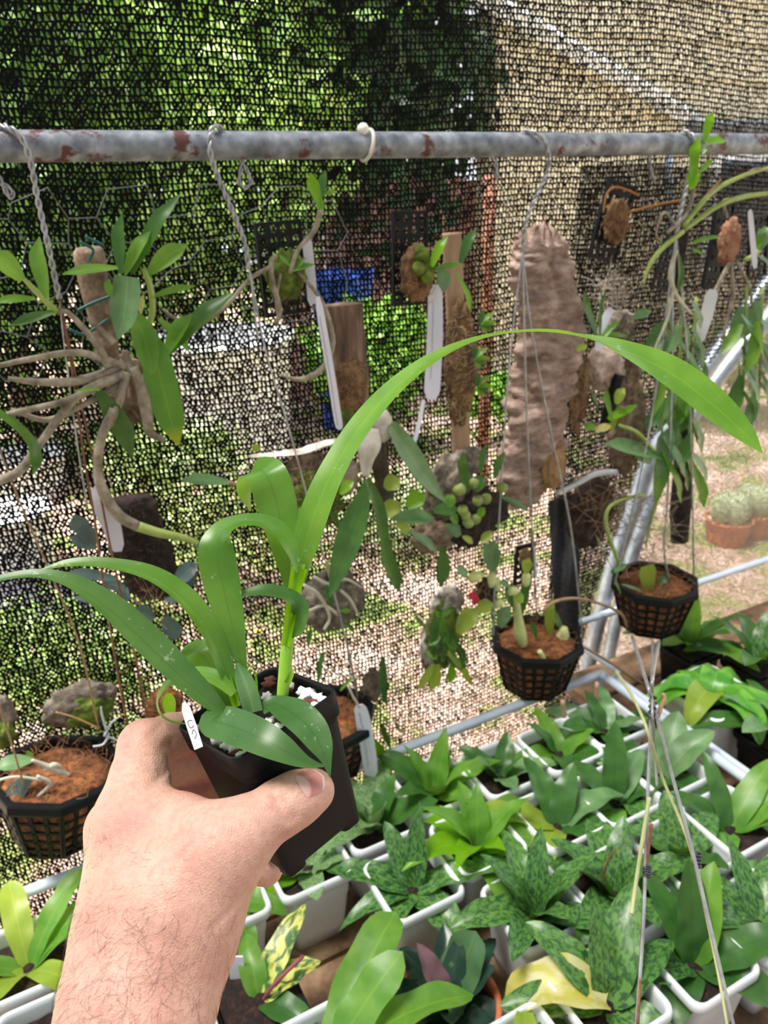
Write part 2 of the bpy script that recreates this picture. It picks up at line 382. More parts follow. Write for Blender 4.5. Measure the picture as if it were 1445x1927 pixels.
# shade-cloth roof over the benches (above the frame); finer than a pixel, so its weave is a part-open material
rm = bpy.data.materials.new('roof_shade'); rm.use_nodes = True; rt = rm.node_tree
mxs = nn(rt, 'ShaderNodeMixShader'); mxs.inputs[0].default_value = .71; tr_ = nn(rt, 'ShaderNodeBsdfTransparent')
rt.nodes['Principled BSDF'].inputs['Base Color'].default_value = lin('#30312f')
rt.links.new(tr_.outputs[0], mxs.inputs[1]); rt.links.new(rt.nodes['Principled BSDF'].outputs[0], mxs.inputs[2]); rt.links.new(mxs.outputs[0], rt.nodes['Material Output'].inputs[0])
cq = [NV*.99+AV*2.5+UP*2.3, NV*.99-AV*3.5+UP*2.3, -NV*2.2-AV*3.5+UP*2.5, -NV*2.2+AV*2.5+UP*2.5]
tag(mk('ceiling', (np.array(cq), [(0, 1, 2, 3)]), rm), 'shade cloth roof over the benches', kind='structure')
for nm, a_, b_ in (('wall_left_added', 0, 3), ('wall_front_added', 3, 2)):  # unseen net walls, added to cut light from the side and behind the camera
    q1, q2 = cq[a_], cq[b_]; tag(mk(nm, (np.array([q1, q2, [q2[0], q2[1], .02], [q1[0], q1[1], .02]]), [(0, 1, 2, 3)]), rm), 'shade cloth %s of the growing house, unseen, added to dim the inside' % ('side' if a_ == 0 else 'end'), kind='structure')

# galvanised pipe overhead with rust patches
def pipemat():
    mt = bpy.data.materials.new('rusty_pipe'); mt.use_nodes = True; t = mt.node_tree; b = t.nodes['Principled BSDF']
    tc = nn(t, 'ShaderNodeTexCoord')
    n1 = nn(t, 'ShaderNodeTexNoise'); n1.inputs['Scale'].default_value = 24; n1.inputs['Detail'].default_value = 5; n1.inputs['Roughness'].default_value = .6
    n2 = nn(t, 'ShaderNodeTexNoise'); n2.inputs['Scale'].default_value = 60; n2.inputs['Detail'].default_value = 4
    t.links.new(tc.outputs['Object'], n1.inputs[0]); t.links.new(tc.outputs['Object'], n2.inputs[0])
    g = ramp(t, [(.3, '#5d636d'), (.55, '#8b919b'), (.75, '#b4b9c0')]); t.links.new(n2.outputs['Fac'], g.inputs[0])
    k = ramp(t, [(.56, (0, 0, 0, 1)), (.61, (1, 1, 1, 1))]); t.links.new(n1.outputs['Fac'], k.inputs[0])
    mx = nn(t, 'ShaderNodeMix', data_type='RGBA'); t.links.new(k.outputs[0], mx.inputs['Factor']); t.links.new(g.outputs[0], mx.inputs['A']); mx.inputs['B'].default_value = lin('#5f3a36')
    t.links.new(mx.outputs['Result'], b.inputs['Base Color'])
    b.inputs['Metallic'].default_value = .35; b.inputs['Roughness'].default_value = .5
    return mt
pc = P(722, 273, .862); pr = .0140
pipe = mk('hanging_pipe', tube([pc+AV*1.1, pc, pc-AV*1.6], pr, 60, 24), pipemat())
tag(pipe, 'long galvanised pipe with rust patches running across the top', 'pipe')

# slanting hoop pipes at the corner
def pipe_thing(name, pts, dep, label, mat, rpx, cat='pipe'):
    o = stempx(None, mat, [(x, y, rpx*s) for x, y, s in pts], dep, name, 40, 14); return tag(o, label, cat)
pipe_thing('hoop_pipe', [(1530, 445, 1.1), (1445, 535, 1.1), (1330, 690, 1), (1240, 830, .95), (1190, 960, .9), (1150, 1080, .85), (1105, 1262, .8), (1075, 1420, .8)], 1.02, 'upper of two slanting grey hoop pipes at the net corner', GALV, 17)
pipe_thing('hoop_pipe', [(1540, 500, 1.1), (1445, 598, 1.1), (1350, 712, 1), (1262, 850, .95), (1215, 970, .9), (1180, 1080, .85), (1140, 1262, .8), (1112, 1420, .8)], 1.05, 'lower of two slanting grey hoop pipes at the net corner', GALV, 15)

# chicken wire between pipe and net
def hexwire():
    s = .032; gs = []; r = np.random.default_rng(2)
    a0, b0 = uz(-40, 330, .955); a1, b1 = uz(640, 600, .955); b0 -= .03
    seen = set()
    def key(i, j, c):
        # hexagon centres on a grid, corner c
        cx = a0+i*s*1.5; cz = b1+j*s*math.sqrt(3)+(s*math.sqrt(3)/2 if i % 2 else 0)
        return (round((cx+s*math.cos(c*math.pi/3))*1e4), round((cz+s*math.sin(c*math.pi/3))*1e4))
    nodes = {}
    def nd(k):
        if k not in nodes: nodes[k] = np.array(k)/1e4+r.normal(size=2)*.0045
        return nodes[k]
    for i in range(int((a1-a0)/(s*1.5))+1):
        for j in range(int((b0-b1)/(s*1.73))+1):
            for c in range(6):
                k1, k2 = key(i, j, c), key(i, j, (c+1) % 6); kk = tuple(sorted((k1, k2)))
                if kk in seen: continue
                seen.add(kk); p, q = nd(k1), nd(k2)
                f = lambda z: NV*.955-AV*z[0]+UP*z[1]
                gs.append(tube([f(p), f((p+q)/2)+NV*r.normal()*.001, f(q)], .0006, None, 5, False))
    return cat_geo(gs)
tag(mk('chicken_wire', hexwire(), M('old_wire', ['#55565a', '#85868a'], .6, 40, metal=.3)), 'grey hexagonal chicken wire in front of the upper left net', 'wire mesh')

# ---------------------------------------------------------------- outside, seen through the net
def shrub(name, label, px, py, perp, rx, rz, n, c1, c2, leaf=.09, seed=0, zc=None, trunk=True, dense=.35):
    r = np.random.default_rng(seed); c = P(px, py, perp); base = np.array([c[0], c[1], 0.0])
    t = thing(name, label, 'tree' if rz > .6 else 'shrub', base)
    d = r.normal(size=(n, 3)); d /= np.linalg.norm(d, axis=1)[:, None]; rad = (dense+(1-dense)*r.random(n))
    lump = np.array([1+.28*fbm(q, 1.7, 3) for q in d[:, :]]) if n < 9000 else 1
    ctr = c+d*(rad*lump)[:, None]*np.array([rx, rx*.7, rz])
    ctr[:, 2] = np.abs(ctr[:, 2])
    a = r.normal(size=(n, 3)); a /= np.linalg.norm(a, axis=1)[:, None]; b = np.cross(a, r.normal(size=(n, 3))); b /= np.linalg.norm(b, axis=1)[:, None]
    L = leaf*(.6+.8*r.random(n))[:, None]
    v = np.stack([ctr-a*L, ctr+b*L*.42+a*L*.1, ctr+a*L, ctr-b*L*.42+a*L*.1], 1).reshape(-1, 3)
    mt = M('foliage_'+name+str(seed), [c1, c2], .5, 9)
    o = mk('crown', (v, np.arange(4*n).reshape(-1, 4)), mt, t, smooth=False); o['kind'] = 'stuff'
    if trunk:
        mk('trunk', tube([base, base*.5+c*.5+[.05, 0, 0], c], [.09, .07, .04], 10), BARK, t)
    return t
shrub('garden_tree', 'bright green leafy tree filling the upper left beyond the net', 250, 250, 5.9, 1.7, 1.3, 7000, '#6fa83a', '#d8f090', .085, 1)
shrub('garden_tree', 'dark green tree at the far left edge beyond the net', -60, 300, 5.2, 1.2, 1.6, 3600, '#1c380f', '#6f9a3a', .09, 2)
shrub('garden_tree', 'shady dark tree in the upper middle beyond the net', 640, 110, 6.2, 1.5, 1.5, 5200, '#0d1a0c', '#38602a', .10, 3)
shrub('garden_tree', 'tall backing tree above the bright one beyond the net', 330, -40, 7.0, 2.6, 1.5, 6000, '#2c4a1c', '#8fc050', .12, 4)
shrub('garden_shrub', 'low lime shrub beside the white tub beyond the net', 700, 665, 4.3, .42, .36, 1700, '#5f9a2c', '#a8d860', .05, 5)
shrub('garden_shrub', 'grassy green shrub under the white tub beyond the net', 330, 860, 3.6, .42, .20, 800, '#7f9f50', '#d4e0a8', .04, 6, trunk=False)
shrub('garden_shrub', 'ragged green clump low at the left beyond the net', 120, 1230, 2.1, .42, .16, 1000, '#5f8a34', '#c8dc90', .03, 7, trunk=False)
shrub('garden_shrub', 'green clump behind the dark fern slab beyond the net', 400, 990, 2.9, .40, .22, 750, '#7f9c50', '#d8e0a0', .035, 8, trunk=False)
shrub('garden_shrub', 'small bright green bush beyond the big cork slab', 935, 745, 4.0, .22, .16, 900, '#5c9a30', '#a4dc58', .035, 9, trunk=False)
shrub('garden_shrub', 'dry green hedge along the house foot at the right', 1350, 905, 3.6, .7, .22, 2200, '#5f7a3a', '#b0a878', .04, 10, trunk=False)
shrub('garden_shrub', 'mid green clump behind the middle mounts beyond the net', 740, 960, 3.0, .5, .22, 800, '#7f9f58', '#d4dcb0', .035, 12, trunk=False)

# house: cream wall, white fascia, grey roof
CREAM = M('house_render', ['#d9cdb0', '#ece2c8'], .85, 3)
hb = P(905, 500, 5.6); hb[2] = 0
h = thing('house', 'cream rendered house with white boards at the upper right beyond the net', 'house', hb)
hw = hb+(-AV)*3.6
mk('wall', box(hw+UP*1.9, -AV, NV, UP, 3.6, .1, 1.9), CREAM, h, smooth=False)
for k in range(13):
    mk('cladding_board', box(hw+UP*(.18+k*.29)-NV*.115, -AV, NV, UP, 3.58, .012, .125, .006), CREAM, h, smooth=False)
WHT = M('white_paint', '#e8ecf2', .5)
a, b = P(1040, 70, 5.35), P(1330, 240, 5.35); mk('barge_board', tube([a-(b-a)*.8, b+(b-a)*.05], .07, 4, 4), WHT, h, smooth=False)
mk('gutter', tube([P(1300, 238, 5.3), P(1700, 236, 5.3)], .06, 4, 8), M('grey_gutter', '#6d7076', .5), h)
mk('downpipe', tube([P(1258, 260, 5.35), P(1262, 640, 5.35)], .035, 4, 8), M('pale_blue_paint', '#9fb2cc', .5), h)
wd_ = P(1390, 400, 5.35)
fr = mk('window_frame', box(wd_, -AV, NV, UP, .42, .04, .5), WHT, h, smooth=False)
mk('window_pane', box(wd_-NV*.03, -AV, NV, UP, .36, .02, .44), M('dark_glass', '#39404a', .1), fr, smooth=False)
rst = M('rust_paint', ['#7a5240', '#9a6a50'], .8, 8)
a = P(922, 330, 3.4); b = PZ(932, 1000, 0)
tag(mk('garden_post', tube([[a[0], a[1], 0], [a[0], a[1], a[2]]], .035, 4, 10), rst), 'rust brown post standing left of the cream house', 'post')
# pinkish board fence in the middle distance
fb = P(700, 420, 5.8); fb[2] = 0
fe = thing('board_fence', 'weathered pinkish brown board fence in the middle beyond the net', 'fence', fb)
FENCE = M('fence_board', ['#6d5048', '#a07f74', '#c0a094'], .9, 7)
for k in range(14):
    mk('board', box(fb-AV*(-.75+k*.13)+UP*.82, -AV, NV, UP, .058, .012, .82+.02*math.sin(k*2.3)), FENCE, fe, smooth=False)
for z in (.4, 1.3): mk('fence_rail', box(fb-AV*.1+UP*z+NV*.03, -AV, NV, UP, .95, .018, .04), FENCE, fe, smooth=False)
def tub(name, label, px0, px1, pyt, pyb, mat, perp, cat):
    """rounded garden container standing on the ground"""
    q = PZ((px0+px1)/2, pyb, 0); rr = np.linalg.norm(P(px1, pyb, perp)-P(px0, pyb, perp))/2
    r_ = ray((px0+px1)/2, pyt); s = (q-EYE)@NV/(r_@NV); hgt = max(.12, EYE[2]+r_[2]*s)
    t = thing(name, label, cat, q)
    mk('body', lathe(q, [(rr*.82, 0), (rr*.92, hgt*.5), (rr, hgt*.94), (rr*1.05, hgt*.95), (rr*1.05, hgt), (rr*.93, hgt), (rr*.85, hgt*.2), (0, hgt*.2)], 24), mat, t)
    return t, q, rr, hgt
WT = M('white_tub', ['#e6e6ea', '#f7f7f9'], .4, 4)
for (nm, lb, x0, x1, yt, yb) in (('garden_tub', 'large white tub beyond the net behind the grey cane orchid', 325, 560, 625, 880),
                                 ('garden_tub', 'wide white tub low at the far left beyond the net', -40, 120, 955, 1075),
                                 ('garden_tub', 'pale grey tub at the left edge above the other white tub', -20, 140, 850, 925)):
    q = PZ((x0+x1)/2, yb, 0); tub(nm, lb, x0, x1, yt, yb, WT, float((q-EYE)@NV), 'tub')
q = PZ(655, 800, 0); tub('blue_barrel', 'blue barrel standing behind the lime shrub beyond the net', 605, 705, 508, 800, M('blue_plastic', ['#1d46b8', '#3c6ad8'], .4, 4), float((q-EYE)@NV), 'barrel')
q = PZ(70, 1180, 0)
tag(mk('landscape_cloth', (np.array([PZ(-60, 1090, .012), PZ(150, 1075, .02), PZ(215, 1120, .012), PZ(150, 1185, .015), PZ(-60, 1200, .012)]), [(0, 1, 2, 3, 4)]), M('dark_cloth', ['#3a373c', '#55525a'], .9, 20)), 'dark grey ground cloth at the far left beyond the net', 'ground cloth')
# two terracotta pots with cacti on the lawn
for (x0, x1, yt, yb, lb) in ((1338, 1392, 978, 1018, 'nearer of two terracotta pots with a cactus on the lawn'), (1378, 1432, 962, 1003, 'farther of two terracotta pots with a cactus on the lawn')):
    q = PZ((x0+x1)/2, yb, 0); t, q, rr, hh = tub('cactus_pot', lb, x0, x1, yt, yb, TERRA, float((q-EYE)@NV), 'potted cactus')
    mk('soil', lathe(q, [(rr*.9, hh*.85), (0, hh*.87)], 20), M('pale_grit', '#cfc3b2', .9), t)
    for k in range(4):
        c = q+UP*(hh+.02)+np.array([math.cos(k*1.7), math.sin(k*1.7), 0])*rr*.42
        mk('cactus', blob(c+UP*.03, np.eye(3)*[.055, .055, .075], 2, .18, 6, k), M('cactus_skin', ['#7f9a68', '#c8cfae'], .8, 40), t)
q = P(486, 1188, 2.0)
y = thing('yellow_flower', 'single small yellow flower on the ground beyond the net', 'flower', PZ(486, 1192, 0))
qq = PZ(486, 1190, .03)
for k in range(6):
    d = np.array([math.cos(k*1.047), math.sin(k*1.047), .3]); mk('petal', leafgeo([qq, qq+d*.009, qq+d*.016], [.005, .012, .004], UP, .1, 6, 2), M('yellow_petal', '#f2d410', .5), y)
mk('flower_stem', tube([qq-UP*.03, qq], .001, 4, 5), STEMG, y)

# ================================================================ BENCHES
def planks(t, a0, a1, b0, b1, ztop, wdt=.088, gap=.007):
    n = int((b1-b0)/(wdt+gap)); r = random.Random(4)
    for k in range(n):
        bb = b0+(k+.5)*(wdt+gap)
        c = bench((a0+a1)/2, bb, ztop-.011+r.uniform(-.001, .001))
        mk('plank', box(c, AV, BV, UP, abs(a1-a0)/2, wdt/2, .011, .003), WOODB, t, smooth=False)
ZT = .682
bt = thing('plant_bench', 'plank bench with white pipe rails carrying the rows of white pots', 'bench', bench(.6, .4, 0))
planks(bt, -.03, 1.55, -.01, 1.0, ZT)
for a_, b_ in ((0, .03), (1.5, .03), (0, .9), (1.5, .9)): mk('leg', tube([bench(a_, b_, 0), bench(a_, b_, ZT-.022)], .02, 4, 10), GALV, bt)
for b_ in (.05, .9): mk('bearer', box(bench(.76, b_, ZT-.047), AV, BV, UP, .79, .02, .024), WOODB, bt, smooth=False)
mk('back_rail', tube([bench(-.004, 0, .8), bench(1.6, 0, .8)], .0075, 30, 12), PVC, bt)
mk('side_rail', tube([bench(0, -.004, .8), bench(0, 1.0, .8)], .0075, 20, 12), PVC, bt)
mk('lower_side_rail', tube([bench(-.022, .01, .792), bench(-.022, 1.0, .792)], .006, 20, 12), PVC, bt)
for a_ in (0.0, .75, 1.5): mk('rail_post', tube([bench(a_, 0, ZT-.02), bench(a_, 0, .8)], .0065, 4, 10), PVC, bt)
b2 = thing('plant_bench', 'second bench at the right beyond the side rail', 'bench', bench(-.5, .2, 0))
planks(b2, -1.0, -.045, -.16, .75, ZT)
mk('back_rail', tube([bench(-.14, -.15, .8), bench(-1.0, -.15, .8)], .0075, 20, 12), PVC, b2)
mk('end_rail', tube([bench(-.14, -.15, .8), bench(-.05, -.15, .79), bench(-.048, .0, .785)], .0065, 12, 10), PVC, b2)
for a_, b_ in ((-.08, -.12), (-.95, -.12), (-.08, .7), (-.95, .7)): mk('leg', tube([bench(a_, b_, 0), bench(a_, b_, ZT-.022)], .02, 4, 10), GALV, b2)

# ================================================================ POTS ON THE BENCHES
def rsq(s, r, z, n=4):
    out = []
    for q, (sx, sy) in enumerate(((1, 1), (-1, 1), (-1, -1), (1, -1))):
        for k in range(n+1):
            t = math.pi/2*(q+k/n); out.append((sx*(s-r)+r*math.cos(t), sy*(s-r)+r*math.sin(t), z))
    return out
def rsq_loft(prof, n=4, close_last=False, close_first=False):
    v = []; k = 4*(n+1)
    for s, r, z in prof: v += rsq(s, r, z, n)
    f = [(i*k+j, i*k+(j+1) % k, (i+1)*k+(j+1) % k, (i+1)*k+j) for i in range(len(prof)-1) for j in range(k)]
    if close_first: f.append(tuple(range(k-1, -1, -1)))
    if close_last: f.append(tuple((len(prof)-1)*k+j for j in range(k)))
    return np.array(v), f
POT_G = rsq_loft([(.034, .008, 0), (.0365, .009, .02), (.0435, .011, .092), (.0445, .011, .099), (.0485, .012, .101), (.0505, .013, .105), (.0508, .013, .112), (.0495, .013, .117), (.0475, .012, .118), (.0455, .011, .116), (.0445, .011, .110), (.0425, .01, .075)], close_first=True)
POT_ME = mesh('pot', POT_G[0], POT_G[1], WHITEP)
def soilmesh(s, r, z, seed):
    n = 9; v = []; f = []
    for i in range(n):
        for j in range(n):
            x, y = (i/(n-1)*2-1)*s, (j/(n-1)*2-1)*s; v.append((x, y, z+.0035*fbm((x*60, y*60, seed), 1, 3)))
    f = [(i*n+j, (i+1)*n+j, (i+1)*n+j+1, i*n+j+1) for i in range(n-1) for j in range(n-1)]
    return mesh('potting_mix', v, f, SOIL)
SOIL_ME = [soilmesh(.0415, .01, .096, k*3.3) for k in range(3)]
hv = []; hf = []
for q in range(4):
    for k in range(3):
        t = math.pi/2*q+math.pi/4; z = .03+.014*k; R_ = (.0372+.0009*k)*1.29
        c = np.array([math.cos(t)*R_, math.sin(t)*R_, z]); a = np.array([-math.sin(t), math.cos(t), 0]); m0 = len(hv)
        nrm = np.array([math.cos(t), math.sin(t), -.1])
        for j in range(8): hv.append(c+(a*math.cos(j*.785)+UP*math.sin(j*.785))*.0022+nrm*.0006)
        hf.append(tuple(range(m0, m0+8)))
HOLE_ME = mesh('drain_holes', hv, hf, M('hole_black', '#0c0c0e', .9))
PROF = {'oval': [.30, .62, .95, 1.0, .72, .05], 'strap': [.55, .75, .9, 1.0, .85, .10], 'lance': [.35, .75, 1.0, .82, .48, .04]}
WF = {'oval': lambda t: .30*(1-t)**3+np.sin(np.pi*np.clip(t, 0, 1)**.85)**.62, 'lance': lambda t: .35*(1-t)**2+np.sin(np.pi*t**.7)**.95, 'strap': lambda t: np.minimum(1, .5+1.3*t)*np.sqrt(np.maximum(0, 1-np.maximum(0, (t-.7)/.3)**2))}
def rleaf(parent, mat, base, az, L, W, el0, droop, prof='oval', fold=.28, seed=0, twist=0.0):
    d = np.array([math.cos(az), math.sin(az), 0]); p = np.array(base, float); pts = [p]; Ns = []
    n = 5; el = el0
    for k in range(n):
        pts.append(pts[-1]+(d*math.cos(el)+UP*math.sin(el))*L/n); el -= droop/n
    el = el0
    for k in range(n+1):
        Ns.append(UP*math.cos(el)-d*math.sin(el)); el -= droop/n
    wd = [W*q for q in PROF[prof]]
    return mk('leaf', leafgeo(pts, wd, np.array(Ns), fold, 16, 6, .12, (0, twist), seed, lambda t: W*WF[prof](t)), mat, parent)
def potted(a, b, label, leaves, name='potted_orchid', group='white pots on the bench', cat='potted plant', z=ZT, pot=True, soil=0, me=None):
    """leaves: (mat, azimuth in degrees from the camera's right, length, width, elevation, droop, profile)"""
    base = bench(a, b, z); t = thing(name, label, cat, base, group)
    if pot:
        o = put('pot', me or POT_ME, t, rotz=YAW); put('drain_holes', HOLE_ME, o); put('potting_mix', SOIL_ME[soil % 3], t, rotz=YAW)
    for i, l in enumerate(leaves):
        mat, az, L, W, el, dr, pf = l[:7]; az = math.radians(az)
        c = base+UP*.094+np.array([math.cos(az), math.sin(az), 0])*.004+(np.array([l[7], l[8], 0]) if len(l) > 8 else 0)
        rleaf(t, mat, c, az, L*.88, W*.86, el+.08, dr, pf, seed=i, fold=.22+.12*math.sin(i*2.3), twist=.35*math.sin(i*1.7))
    return t
def ros(mats, n, L, W, el=(.5, 1.2), dr=(.6, 1.3), pf='oval', seed=0, az0=0):
    r = random.Random(seed); out = []
    for k in range(n):
        q = k/(max(1, n-1)); az = az0+k*(180 if n < 3 else 137.5)+r.uniform(-14, 14)
        out.append((mats[k % len(mats)], az, L*(1.05-.35*q)*r.uniform(.9, 1.1), W*(1.05-.25*q)*r.uniform(.9, 1.1), el[0]+(el[1]-el[0])*q+r.uniform(-.1, .1), dr[1]+(dr[0]-dr[1])*q, pf))
    return out
# row nearest the net
potted(.080, .100, 'white pot in the bench corner below the right hanging basket, dark glossy leaves', ros([LD, LG], 7, .115, .046, (.25, .9), (.4, .9), 'oval', 1, 20), soil=1)
potted(.180, .108, 'white pot second from the bench corner along the back rail, broad green leaves', ros([LD, LB], 7, .11, .042, (.3, .9), (.5, 1.0), 'oval', 2, 60))
potted(.288, .104, 'white pot by the back rail below the middle basket, grey-green folded leaves', ros([LG, LD], 6, .095, .034, (.5, 1.1), (.3, .9), 'oval', 3, 10), soil=2)
potted(.392, .085, 'pot against the back rail with a tall fan of green leaves', ros([LB, LD, LB], 9, .135, .040, (.55, 1.15), (.3, .9), 'lance', 4, 30))
potted(.500, .098, 'white pot with pale marbled leaves behind the mottled one, beside the hanging white tag', ros([LMP, LMP, LD], 8, .115, .044, (.55, 1.25), (.5, 1.1), 'oval', 5, 80), soil=1)
t = potted(.608, .120, 'white pot under the held black pot, bushy marbled leaves and one lime leaf', ros([LMP], 8, .075, .038, (.3, .9), (.5, .9), 'oval', 6, 15))
rleaf(t, LFY, bench(.608, .120, ZT+.094)+AV*.01, math.radians(215), .075, .026, .25, .9, 'lance')
t = potted(.722, .122, 'white pot half hidden behind the wrist, lime leaves arching over its right side', [(LB, -10, .10, .040, .6, 1.6, 'oval'), (LB, -50, .09, .036, .5, 1.5, 'oval'), (LYG, 40, .08, .030, .7, 1.2, 'oval'), (LB, 160, .09, .036, .6, 1.3, 'oval')])
potted(.945, .092, 'pot at the left edge with long yellow-green strap leaves', [(LB, 62, .13, .034, .8, .7, 'strap'), (LB, 22, .20, .038, .62, 1.0, 'strap'), (LYG, 120, .12, .036, .8, .9, 'strap'), (LB, 40, .17, .036, .62, 1.1, 'strap'), (LB, 200, .18, .044, .5, 1.0, 'strap'), (LYG, -30, .19, .042, .5, 1.2, 'strap'), (LYG, 250, .16, .04, .4, 1.1, 'strap')])
potted(.930, .205, 'white pot in the lower left corner with drooping bluish strap leaves', [(LG, 10, .17, .046, .45, 1.1, 'strap'), (LG, 60, .14, .042, .6, 1.0, 'strap'), (LB, 35, .17, .036, .7, .9, 'strap'), (LG, 190, .14, .04, .4, 1.0, 'strap'), (LB, -60, .14, .036, .4, 1.2, 'strap')], soil=2)
# second row
potted(.079, .222, 'white pot by the side rail, one upright rounded grey-green leaf', [(LG, 60, .12, .058, .75, .5, 'oval'), (LG, 170, .11, .050, .45, .9, 'oval'), (LD, -40, .10, .040, .3, .8, 'oval'), (LG, 20, .12, .052, .9, .9, 'oval'), (LD, 250, .09, .040, .3, .9, 'oval')], soil=1)
potted(.178, .226, 'white pot with upright folded leaves and one leaf with a yellow tip', [(LD, 80, .13, .040, 1.1, .4, 'oval'), (LD, 10, .11, .040, .4, .6, 'oval'), (LD, 130, .10, .040, .6, .9, 'oval'), (LG, 50, .11, .042, .55, .6, 'oval'), (LT, 250, .085, .042, .1, .8, 'oval'), (LG, 190, .10, .042, .4, 1.1, 'oval')])
potted(.275, .220, 'white pot with long horizontal yellow-green leaves below the middle basket', [(LYG, 180, .14, .048, .4, .5, 'oval'), (LG, 20, .13, .050, .55, 1.2, 'oval'), (LD, 330, .12, .05, .5, 1.4, 'oval'), (LD, 110, .12, .044, .7, .8, 'oval'), (LYG, 240, .12, .046, .3, 1.1, 'oval'), (LD, 60, .10, .04, 1, .6, 'oval')], soil=2)
potted(.395, .200, 'pot crowded with bright lime-green arching leaves in mid bench', ros([LB, LFY, LB], 12, .145, .042, (.45, 1.25), (.9, 1.9), 'lance', 11, 5))
potted(.503, .215, 'white pot with dark tessellated leaves left of the lime-green clump', [(LMD, 170, .13, .044, .45, .9, 'oval'), (LM, 5, .15, .046, .35, .7, 'oval'), (LMD, 75, .13, .032, 1.2, .2, 'lance'), (LM, 235, .095, .046, .15, .5, 'oval'), (LMD, 205, .12, .030, .3, 1.3, 'lance'), (LMD, 120, .10, .034, .9, .6, 'oval'), (LM, 310, .11, .048, .2, 1.0, 'oval')], soil=1)
# third row
potted(.077, .340, 'white pot by the side rail with long leaves reaching right and a bleached leaf tip', [(LB, 15, .17, .044, .5, .5, 'oval'), (LB, 0, .15, .038, .35, .7, 'oval'), (LB, 40, .14, .040, .7, .6, 'oval'), (LT, 235, .09, .042, .15, .9, 'oval'), (LD, 150, .10, .036, .6, .8, 'oval'), (LD, 100, .12, .030, .9, .6, 'oval')])
potted(.172, .343, 'white pot in the third row with a spread of green leaves over black mix', ros([LM, LD, LM], 7, .12, .050, (.3, 1.0), (.5, 1.1), 'oval', 13, 120), soil=2)
potted(.287, .343, 'white pot with large mottled leaves and a dry brown flower stalk', ros([LM, LMD], 8, .13, .046, (.4, 1.2), (.5, 1.2), 'oval', 14, 100))
potted(.392, .318, 'white pot with long upright dark mottled leaves in front of the lime clump', ros([LMD, LM], 11, .14, .040, (.45, 1.3), (.4, 1.2), 'oval', 15, 45), soil=1)
c = bench(.287, .343, ZT+.095); stalk_ = [o for o in bpy.data.objects if o.get('label', '').endswith('dry brown flower stalk')][0]
mk('flower_stalk', tube([c-CR*.01, c-CR*.016+UP*.03, c-CR*.012+UP*.06, c-CR*.004+UP*.078], [.0016, .0014, .0012, .0008], 16, 6), M('dry_stalk', ['#7a3a28', '#9a5a40'], .7, 60), stalk_)
# fourth row
potted(.060, .455, 'white pot at the right edge with grey-green mottled leaves', ros([LMD, LG, LM], 7, .11, .044, (.3, .9), (.4, 1.0), 'oval', 16, 170))
potted(.166, .458, 'white pot low at the right edge with dark leaves and brown soil showing', [(LMD, 190, .12, .04, .5, .7, 'oval'), (LMD, 140, .11, .042, .5, .8, 'oval'), (LMD, 100, .12, .03, .8, .6, 'lance'), (LG, 215, .09, .035, .4, 1, 'oval'), (LM, 60, .10, .04, .7, .9, 'oval')], soil=1)
potted(.275, .457, 'white pot at the lower right with glossy upright green leaves', [(LD, 95, .14, .046, 1.25, .25, 'oval'), (LB, 60, .13, .050, 1.0, .6, 'oval'), (LD, 5, .13, .052, .45, .5, 'oval'), (LMD, 200, .11, .046, .35, 1.0, 'oval'), (LD, 230, .10, .046, .1, .9, 'oval'), (LD, 120, .12, .036, .9, .6, 'oval'), (LD, 330, .12, .05, .2, 1.0, 'oval')], soil=2)
t = potted(.394, .445, 'white pot at the bottom with mottled leaves and one bleached yellow leaf', [(LM, 60, .15, .055, .9, .8, 'oval'), (LM, 180, .13, .046, .25, .7, 'oval'), (LM, 100, .13, .034, 1.2, .3, 'oval'), (LM, 315, .12, .058, .1, .9, 'oval'), (LM, 140, .13, .046, .8, 1.0, 'oval'), (LMD, 30, .12, .05, .6, .9, 'oval')])
rleaf(t, LY, bench(.394, .445, ZT+.10), math.radians(175), .135, .062, .55, 2.1, 'oval', .5).name = 'yellow_leaf'
potted(.515, .462, 'white pot at the bottom edge mostly out of view with olive leaves', ros([LD, LYG], 5, .10, .04, (.2, .7), (.8, 1.4), 'oval', 19, 40))
t = potted(.690, .358, 'white pot at the bottom with two long light-green strap leaves', [(LB, 60, .19, .058, .55, .7, 'strap'), (LB, 20, .20, .050, .5, 1.1, 'strap'), (LB, 40, .15, .05, .7, .4, 'strap'), (LB, 200, .16, .05, .5, 1.1, 'strap')], soil=1)
# black square pot with variegated leaves and its tag
BPOT_ME = mesh('pot', POT_G[0]*[.92, .92, .8], POT_G[1], BLACKP)
t = potted(.722, .256, 'black square pot with yellow and green variegated leaves at the bottom', [(LV, 25, .085, .036, .55, 1.0, 'oval'), (LB, 110, .08, .034, .8, 1.2, 'oval'), (LV, 60, .12, .034, .75, .9, 'oval'), (LD, 330, .09, .036, .3, .9, 'oval')], me=BPOT_ME, group=None)
stem = bench(.722, .256, ZT+.085)
mk('stem', tube([stem, stem+[.02, .0, .035], stem+[.05, .02, .05]], .0022, 10, 7), M('red_stem', '#8a4050', .6), t)
q = bench(.735, .222, ZT+.07); mk('plant_label', box(q+UP*.03, unit(CR), unit(CF*[1, 1, 0]), UP, .009, .0008, .032, .0003), LABELP, t, smooth=False)
t = potted(.822, .285, 'white pot of perlite beside the wrist at the bottom edge', [(LB, 200, .09, .035, .5, 1.0, 'oval')])
for k in range(26):
    c = bench(.822, .285, ZT+.1)+[random.uniform(-.032, .032), random.uniform(-.032, .032), .002]; mk('perlite', blob(c, np.eye(3)*.006, 1, .3, 2, k), PERL, t)
